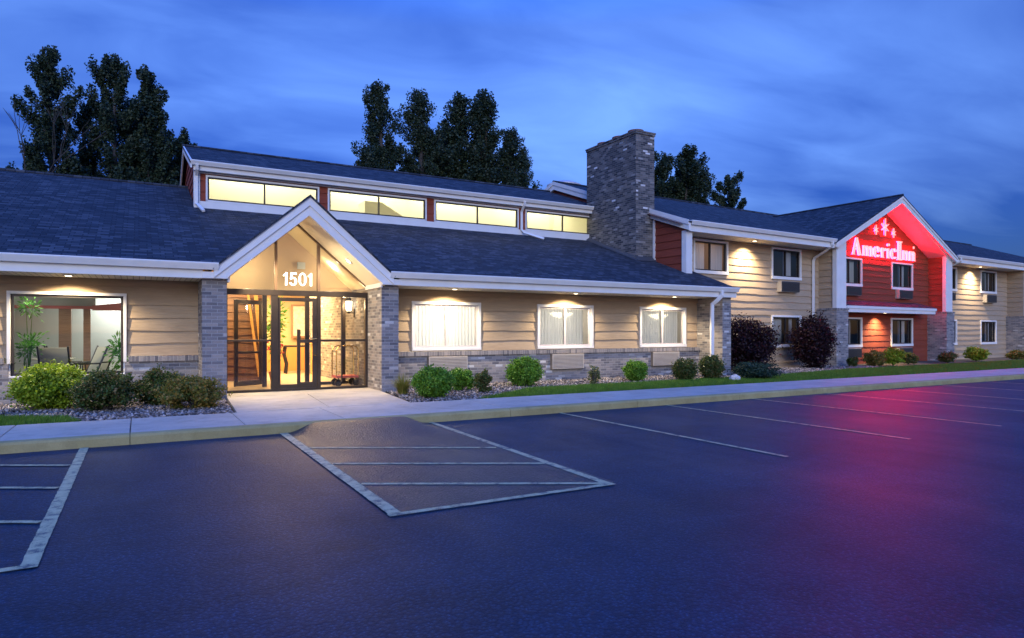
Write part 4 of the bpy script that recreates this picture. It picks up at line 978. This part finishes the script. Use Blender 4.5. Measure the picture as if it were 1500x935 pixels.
# tuft of ornamental grass
t = empty('grass_tuft', (4.80, 13.05, .11), 'spiky yellow green grass tuft at the foot of the entrance pillar', 'grass tuft')
V = []; F = []; r = random.Random(3)
for k in range(520):
    a = r.uniform(0, 6.28); l = r.uniform(.32, .58); lean = r.uniform(.15, .95); r0 = r.uniform(0, .08); i = len(V); wd = .006
    px, py = -math.sin(a) * wd, math.cos(a) * wd
    for j in range(4):
        s = j / 3; rad = r0 + l * lean * s ** 1.5 * .85; z = l * (s - .42 * lean * s * s * 1.2); ww = 1 - s * .85
        V += [(math.cos(a) * rad + px * ww, math.sin(a) * rad + py * ww, max(.0, z)), (math.cos(a) * rad - px * ww, math.sin(a) * rad - py * ww, max(.0, z))]
    for j in range(3): F.append((i + 2 * j, i + 2 * j + 1, i + 2 * j + 3, i + 2 * j + 2))
np_obj('foliage', np.array(V), np.array(F), 'leaf_grassy', t)
# boulder
def rock(x, y, s, label):
    bm_v = []; r = np.random.default_rng(4); mb = MB(); n, m_ = 14, 9
    ph = r.uniform(0, 6, 6)
    for i in range(m_):
        th = math.pi * i / (m_ - 1)
        for j in range(n):
            a = 2 * math.pi * j / n; f = 1 + .16 * math.sin(2 * a + ph[0] + th) + .1 * math.sin(5 * a + ph[1] + 3 * th) + .06 * math.sin(3 * th + ph[2])
            mb.v.append((s * 1.2 * f * math.sin(th) * math.cos(a), s * f * math.sin(th) * math.sin(a), s * .75 * f * math.cos(th)))
    for i in range(m_ - 1):
        for j in range(n): mb.f.append((i * n + j, i * n + (j + 1) % n, (i + 1) * n + (j + 1) % n, (i + 1) * n + j))
    o = mb.build('boulder', 'boulder_rock', None, Matrix.Translation((x, y, .17))); tag(o, label, 'rock')
rock(14.05, 12.45, .15, 'pale grey landscape boulder between the last green shrub and the juniper')

# ================================================================== trees behind the roofs
def tree_mesh(kind, seed):
    """unit tree, height 1: returns (trunk MB, leaf centres)"""
    r = np.random.default_rng(seed); q = random.Random(seed); mb = MB(); C = []
    lean = q.uniform(-.02, .02)
    tr = [(lean * s * s * 3 + .008 * math.sin(7 * s + seed), .008 * math.cos(6 * s + seed), s * .97) for s in np.linspace(0, 1, 9)]
    mb.tube(tr, [.020 * (1 - .9 * s) + .001 for s in np.linspace(0, 1, 9)], 7)
    def at(s):
        k = min(7, int(s * 8)); f = s * 8 - k; return Vector(tr[k]).lerp(Vector(tr[k + 1]), f)
    nb = 62 if kind == 'poplar' else 46
    def ball(n):
        u = r.normal(size=(n, 3)); u /= np.linalg.norm(u, axis=1, keepdims=True); return u * (r.uniform(0, 1, n) ** .45)[:, None]
    for i in range(nb):
        s = .25 + .72 * ((i + q.random()) / nb); az = i * 2.4 + q.uniform(-.6, .6)
        if kind == 'poplar': ln = .265 * (1 - s) ** .60 * q.uniform(.5, 1.2); el = R(q.uniform(42, 66))
        else: ln = .30 * (1 - s) ** .52 * q.uniform(.35, 1.2); el = R(q.uniform(18, 55))
        p0 = at(s); d = Vector((math.cos(az) * math.cos(el), math.sin(az) * math.cos(el), math.sin(el)))
        pts = [p0, p0 + d * ln * .5 + Vector((0, 0, .004)), p0 + d * ln + Vector((0, 0, .012))]
        mb.tube([tuple(p) for p in pts], [.006 * (1.1 - s), .004 * (1.1 - s), .001], 5, caps=False)
        nk = max(2, int(ln / .022))
        for k in range(nk):
            f = .25 + .75 * (k + q.random()) / nk; c = pts[0].lerp(pts[2], f); nn = int(q.uniform(95, 200))
            sg = (.0195 if kind == 'poplar' else .022) * q.uniform(.6, 1.35)
            C.append(np.array(c) + ball(nn) * sg * np.array([1, 1, 1.4]))
    for k in range(5): C.append(np.array(at(.9 + .02 * k)) + ball(60) * np.array([.012, .012, .026]) * (1.3 - .2 * k))
    return mb, np.concatenate(C)
def tree_src(kind, seed, x, y, h, label, group, sw=1.0):
    h *= 1.035; mb, C = tree_mesh(kind, seed); C = C * np.array([h * sw, h * sw, h])
    t = empty('poplar_tree' if kind == 'poplar' else 'aspen_tree', (x, y, -.02), label, 'tree', group)
    mb.v = [(p[0] * h * sw, p[1] * h * sw, p[2] * h) for p in mb.v]; mb.build('trunk', 'bark', t)
    v, f = leaves(C, .066, .75, seed); np_obj('crown', v, f, 'leaf_tree', t)
    return t
GL = 'dark trees behind the low roof'; GM = 'row of dark poplars behind the clerestory'; GR = 'dark trees behind the wing beyond the chimney'
A = tree_src('aspen', 3, -3.75, 40, 15.6, 'tall loose crowned tree with sky gaps, farthest left behind the low roof', GL, .72)
B = tree_src('aspen', 5, -1.15, 40.5, 16.0, 'tall dense tree in the middle of the group behind the low roof', GL, .68)
Cc = tree_src('poplar', 8, .75, 40, 15.3, 'narrow tall tree right of the dense one behind the low roof', GL, .9)
D = tree_src('aspen', 11, 2.35, 41, 12.4, 'short tree peeping out beside the clerestory\'s left end', GL, .8)
P1 = tree_src('poplar', 14, 13.75, 40, 17.0, 'tallest pointed poplar at the left end of the poplar row', GM, 1.0)
P2 = tree_src('poplar', 17, 16.1, 40.5, 17.1, 'second poplar of the row, with a twin pointed top', GM, 1.1)
def again(src, x, y, sc, rz, label, group, sx=1.0):
    c = copy_tree(src, Matrix.Translation((x, y, -.02)) @ Matrix.Rotation(rz, 4, 'Z') @ Matrix.Diagonal((sc * sx, sc * sx, sc, 1))); c['label'] = label; c['group'] = group; return c
again(P1, 18.5, 41, 1.015, 2.1, 'blunt topped poplar in the middle of the row behind the clerestory', GM, 1.2)
again(P2, 20.5, 40, 1.03, 1.2, 'broad poplar with a forked top near the right of the row', GM, 1.2)
again(P1, 22.5, 40.3, .93, 4.0, 'shorter poplar closing the right end of the dense row', GM, 1.2)
again(P2, 24.2, 41, .86, 3.0, 'slim separate poplar standing apart toward the chimney', GM, .62)
again(P1, 12.95, 41, .78, 5.1, 'low poplar forming the left shoulder of the row', GM, 1.0)
again(P1, 25.6, 42, .66, 1.1, 'lowest poplar tip just above the roof near the white gable', GM, 1.0)
again(A, 37.2, 40.5, 1.02, 1.0, 'dense dark tree immediately right of the chimney', GR, 1.35)
again(B, 39.4, 40, 1.03, 2.4, 'tallest dark tree of the group right of the chimney', GR, 1.4)
again(A, 41.6, 41, .98, 3.7, 'rounded dark tree at the right of the chimney group', GR, 1.3)
again(P2, 40.6, 41, .93, 1.9, 'narrow dark tree filling the middle of the group right of the chimney', GR, 1.1)
again(A, 38.2, 42, .93, 5.0, 'dark tree in the back of the group right of the chimney', GR, 1.3)
again(D, 44.4, 40, 1.2, .5, 'small separate tree farthest right behind the wing roof', GR, 1.1)
again(B, -2.6, 43, .88, 4.4, 'dark tree filling the back of the group behind the low roof', GL, .9)
again(P2, -.2, 43, .84, .7, 'dark narrow tree in the back of the group behind the low roof', GL, 1.2)
again(P1, 16.9, 43, .90, 2.9, 'dark poplar in the second line behind the middle of the row', GM, 1.2)
again(P2, 19.1, 43.5, .92, .3, 'dark poplar in the second line near the right of the row', GM, 1.2)
# bare tree at the far left
t = empty('bare_tree', (-6.1, 40, -.02), 'leafless grey tree showing thin twigs above the low roof', 'tree'); mb = MB(); q = random.Random(2)
def twig(p, d, l, rd, lv):
    e = p + d * l; mb.tube([tuple(p), tuple((p + e) / 2 + Vector((q.uniform(-.06, .06), 0, .03))), tuple(e)], [rd, rd * .8, rd * .55], 5, caps=False)
    if lv == 0: return
    for k in range(3):
        nd = (d + Vector((q.uniform(-.6, .6), q.uniform(-.5, .5), q.uniform(.0, .5)))).normalized(); twig(e, nd, l * q.uniform(.55, .8), rd * .55, lv - 1)
twig(Vector((0, 0, 0)), Vector((0, 0, 1)), 4.6, .14, 4); mb.build('trunk', 'bark', t)
# round roof vent behind the chimney
t = empty('roof_vent', (18.35, 27.0, 7.0), 'pale cylindrical vent with a lid standing behind the chimney', 'roof vent')
MB().lathe([(.75, 0), (.75, 1.55), (.0, 1.56)], n=24).build('drum', 'galvanised', t, smooth=False)
MB().lathe([(.86, 1.62), (.86, 1.70), (.5, 1.86), (0, 1.92)], n=24).build('lid', 'galvanised', t)

# ================================================================== things inside the entrance
# lantern on the vestibule brick
t = empty('wall_lantern', (4.64, 16.05, 1.80), 'lit black carriage lantern on the vestibule brick wall', 'wall lamp', 'lanterns at the entrance')
MB().tube([(0, 0, .10), (-.10, 0, .14), (-.14, 0, .10)], .012, 6).box(-.02, 0, -.05, .05, 0, .22).build('bracket', 'black_metal', t)
MB().lathe([(.03, .10), (.07, .14), (.075, .16)], (-.14, 0, 0), 8).lathe([(.095, .40), (.03, .52), (.01, .56)], (-.14, 0, 0), 8).build('cage', 'black_metal', t)
MB().lathe([(.055, .16), (.075, .28), (.08, .40)], (-.14, 0, 0), 12).build('globe', 'bulb_white', t)
lamp('bulb', 'POINT', WM[t] @ Matrix.Translation((-.24, 0, .3)), t, 40, WARM, .05)
t = empty('wall_lantern', (1.62, 18.50, 2.0), 'lit round lamp on the dark log wall behind the entrance glass', 'wall lamp', 'lanterns at the entrance')
MB().box(-.04, .04, .02, .06, -.06, .06).tube([(0, .02, 0), (0, -.08, .02)], .012, 6).build('bracket', 'black_metal', t); MB().lathe([(.03, -.10), (.09, -.04), (.10, .02), (.06, .09), (.02, .10)], (0, -.10, 0), 14).build('globe', 'bulb_white', t)
lamp('bulb', 'POINT', WM[t] @ Matrix.Translation((0, -.3, 0)), t, 26, WARM, .05)
# luggage cart
t = empty('luggage_cart', (4.33, 15.72, .15), 'brass luggage cart with an arched rail just inside the entrance glass', 'luggage cart')
MB().box(-.28, .26, -.22, .22, .20, .25).build('deck', 'red_cloth', t)
mb = MB()
for y in (-.20, .20): mb.tube([(-.27, y, .25), (-.27, y, .86), (-.22, y, .93), (-.15, y, .96), (.14, y, .96), (.21, y, .93), (.25, y, .86), (.25, y, .25)], .014, 8)
mb.tube([(-.02, -.2, .96), (-.02, .2, .96)], .012, 8); mb.build('rail', 'brass', t)
for x, y in ((-.22, -.17), (.20, -.17), (-.22, .17), (.20, .17)): MB().tube([(x, y - .018, .085), (x, y + .018, .085)], .085, 14).box(x - .012, x + .012, y - .03, y + .03, .085, .20).build('wheel', 'black_metal', t)
# diagonal stair stringer with rail
t = empty('stair_rail', (2.75, 18.3, .15), 'leaning golden timber stair rail against the dark log wall', 'stair rail')
MB().tube([(.12, 0, .1), (-.10, 0, 2.45)], 0, rect=(.045, .03)).build('post', 'timber', t); MB().tube([(.02, .1, .1), (-.28, .1, 2.45)], 0, rect=(.03, .03)).build('stringer', 'timber', t)
# potted plant in the lobby
def plant(name, x, y, z, h, n, label, size=.07, m='leaf_house', flowers=False, stems=5, spread=.25, seed=1, heads=None):
    t = empty(name, (x, y, z), label, 'potted plant', 'potted plants indoors'); r = np.random.default_rng(seed); q = random.Random(seed)
    MB().lathe([(.10, 0), (.15, .22), (.155, .25), (.13, .25)], n=16).build('pot', 'pot', t)
    mb = MB(); C = []
    for k in range(stems):
        a = q.uniform(0, 6.28); rr = q.uniform(.1, 1) * spread; hh = h * q.uniform(.7, 1.0) if heads is None else heads[k % len(heads)]
        tip = (math.cos(a) * rr, math.sin(a) * rr, hh); mb.tube([(0, 0, .2), (tip[0] * .4, tip[1] * .4, hh * .6), tip], [.012, .009, .005], 5)
        C.append(np.array(tip) + r.normal(size=(n // stems, 3)) * np.array([.10, .10, .13 if heads else h * .16]) - np.array([0, 0, 0 if heads else h * .12]))
    mb.build('stem', 'leaf_house', t); v, f = leaves(np.concatenate(C), size, .35, seed); np_obj('foliage', v, f, m, t)
    if flowers:
        c = r.normal(size=(60, 3)) * np.array([.12, .12, .1]) + np.array([0, 0, h * .42]); v, f = leaves(c, .035, .9, seed + 1); np_obj('flower', v, f, 'red_flower', t)
    return t
plant('potted_plant', 3.12, 18.2, .15, 2.05, 420, 'tall leafy lobby plant with red flowers behind the entrance door jamb', .07, flowers=True, spread=.13, seed=4, stems=8)
# console table, picture, notices
t = empty('console_table', (4.5, 21.2, .15), 'dark console table with curved legs seen through the door', 'table')
MB().box(-.62, .62, -.2, .2, .82, .87).build('tabletop', 'black_metal', t)
for x in (-.55, .55):
    for y in (-.15, .15): MB().tube([(x, y, .82), (x * 1.06, y, .6), (x * .92, y, .3), (x * .98, y, .0)], .03, 6).build('leg', 'black_metal', t)
t = empty('framed_picture', (4.78, 22.44, 1.25), 'large framed teal and cream picture on the lobby back wall', 'picture')
MB().box(-.40, .40, -.02, .02, 0, .06).box(-.40, .40, -.02, .02, 1.04, 1.1).box(-.40, -.34, -.02, .02, .06, 1.04).box(.34, .40, -.02, .02, .06, 1.04).build('frame', 'timber_dark', t); MB().box(-.34, .34, -.008, .008, .06, 1.04).build('print', 'picture', t)
for k, (x, z, wd, hh, lab) in enumerate(((4.75, 1.12, .16, .26, 'small upright notice card at the left of the reception desk'), (5.02, 1.12, .18, .22, 'small upright notice card in the middle of the reception desk'), (5.32, 1.12, .2, .18, 'low notice card at the right of the reception desk'))):
    o = MB().box(-wd / 2, wd / 2, -.01, .01, 0, hh).box(-wd / 2, wd / 2, -.05, .05, 0, .008).build('notice_card', 'poster', None, Matrix.Translation((x, 19.75, z))); tag(o, lab, 'notice card', 'cards on the reception desk')
# ================================================================== room behind the picture window
mb = MB(); mb.quad((-3.6, 15.1, .2), (-3.6, 20.5, .2), (-3.6, 20.5, 2.7), (-3.6, 15.1, 2.7)).quad((.38, 15.1, .2), (.38, 20.5, .2), (.38, 20.5, 2.7), (.38, 15.1, 2.7)).quad((-3.6, 20.5, .2), (.38, 20.5, .2), (.38, 20.5, 2.7), (-3.6, 20.5, 2.7)).quad((-3.6, 15.1, 2.62), (.38, 15.1, 2.62), (.38, 20.5, 2.62), (-3.6, 20.5, 2.62))
mb.box(-3.6, -.9, 18.4, 18.6, 2.05, 2.6).prism([(-1.6, 2.6), (.1, 2.6), (-.5, 2.25), (-1.6, 2.25)], 'y', 17.0, 17.9)
part(mb, 'breakfast_room_wall', 'interior_white')
for a, b in ((-1.62, -1.38), (-1.14, -1.0)): part(MB().box(a, b, 18.42, 18.58, .15, 2.05), 'timber_column', 'timber_dark')
mb = MB().box(-3.6, -.1, 18.35, 18.4, 1.98, 2.05).prism([(-.95, 2.06), (.3, 2.22), (.3, 1.95), (-.95, 1.95)], 'y', 18.2, 18.3); part(mb, 'red_valance', 'red_cloth')
w = BIG; mbw = window(*w, YW, I4, 'none', room='interior_white', rd=.12, mull=False, sash='bronze', cas=.055)
for o in [c for c in bpy.data.objects if c.parent == mbw and c.name.startswith('room_wall')]: bpy.data.objects.remove(o)
lamp('room_lamp', 'AREA', Matrix.Translation((-1.1, 16.4, 2.58)), HOTEL, 60, (1, .96, .86), sx=2.2, sy=.8)
lamp('room_lamp', 'AREA', Matrix.Translation((-.35, 19.9, 2.55)), HOTEL, 60, (1, .98, .92), sx=.8, sy=.6)
plant('potted_plant', -1.92, 16.2, .15, 1.75, 260, 'tall slender house plant at the left of the picture window', .055, seed=9, stems=6, spread=.10, heads=[1.85, 1.78, 1.05, .98, .9, 1.1])
plant('potted_plant', -.28, 15.9, .15, 1.05, 260, 'low green house plant at the right of the picture window', .055, seed=10, stems=6, spread=.22, heads=[1.05, .9, .75, .8, 1.0, .7])
def patio_chair(x, y, rz, label):
    t = empty('patio_chair', (x, y, .15), label, 'chair', 'chairs in the breakfast room', rz)
    MB().quad((-.24, -.22, .42), (.24, -.22, .42), (.24, .22, .40), (-.24, .22, .40)).slab([(-.24, -.22, .424), (.24, -.22, .424), (.24, .22, .404), (-.24, .22, .404)], .02).build('seat', 'sling', t)
    MB().slab([(-.24, .22, .42), (.24, .22, .42), (.24, .44, .98), (-.24, .44, .98)], .02).build('backrest', 'sling', t)
    for s in (-1, 1):
        MB().tube([(s * .26, -.28, 0), (s * .26, -.26, .40), (s * .26, .22, .40), (s * .26, .45, 1.0)], .018, 6).build('side_frame', 'black_metal', t)
        MB().tube([(s * .26, .30, 0), (s * .26, .18, .40)], .018, 6).build('leg', 'black_metal', t)
        MB().tube([(s * .27, -.26, .40), (s * .27, -.24, .64), (s * .27, .30, .64)], .016, 6).build('armrest', 'black_metal', t)
    return t
pc = patio_chair(-1.45, 16.5, R(172), 'sling patio chair with its back to the picture window')
for x, y, rz, lab in ((-1.30, 17.2, R(100), 'sling patio chair turned sideways behind the nearest one'), (-1.08, 16.15, R(-68), 'sling patio chair facing left by the low house plant'), (-.92, 16.85, R(-72), 'sling patio chair facing left, farthest from the glass')):
    c = copy_tree(pc, Matrix.Translation((x, y, .15)) @ Matrix.Rotation(rz, 4, 'Z')); c['label'] = lab
t = empty('patio_table', (-1.62, 17.15, .15), 'round glass topped patio table among the sling chairs', 'table')
MB().lathe([(0, .70), (.42, .70), (.43, .715), (.42, .73), (0, .73)], n=24).build('tabletop', 'sling', t)
for k in range(3): MB().tube([(.32 * math.cos(k * 2.1), .32 * math.sin(k * 2.1), 0), (.1 * math.cos(k * 2.1), .1 * math.sin(k * 2.1), .4), (.25 * math.cos(k * 2.1), .25 * math.sin(k * 2.1), .70)], .016, 6).build('leg', 'black_metal', t)
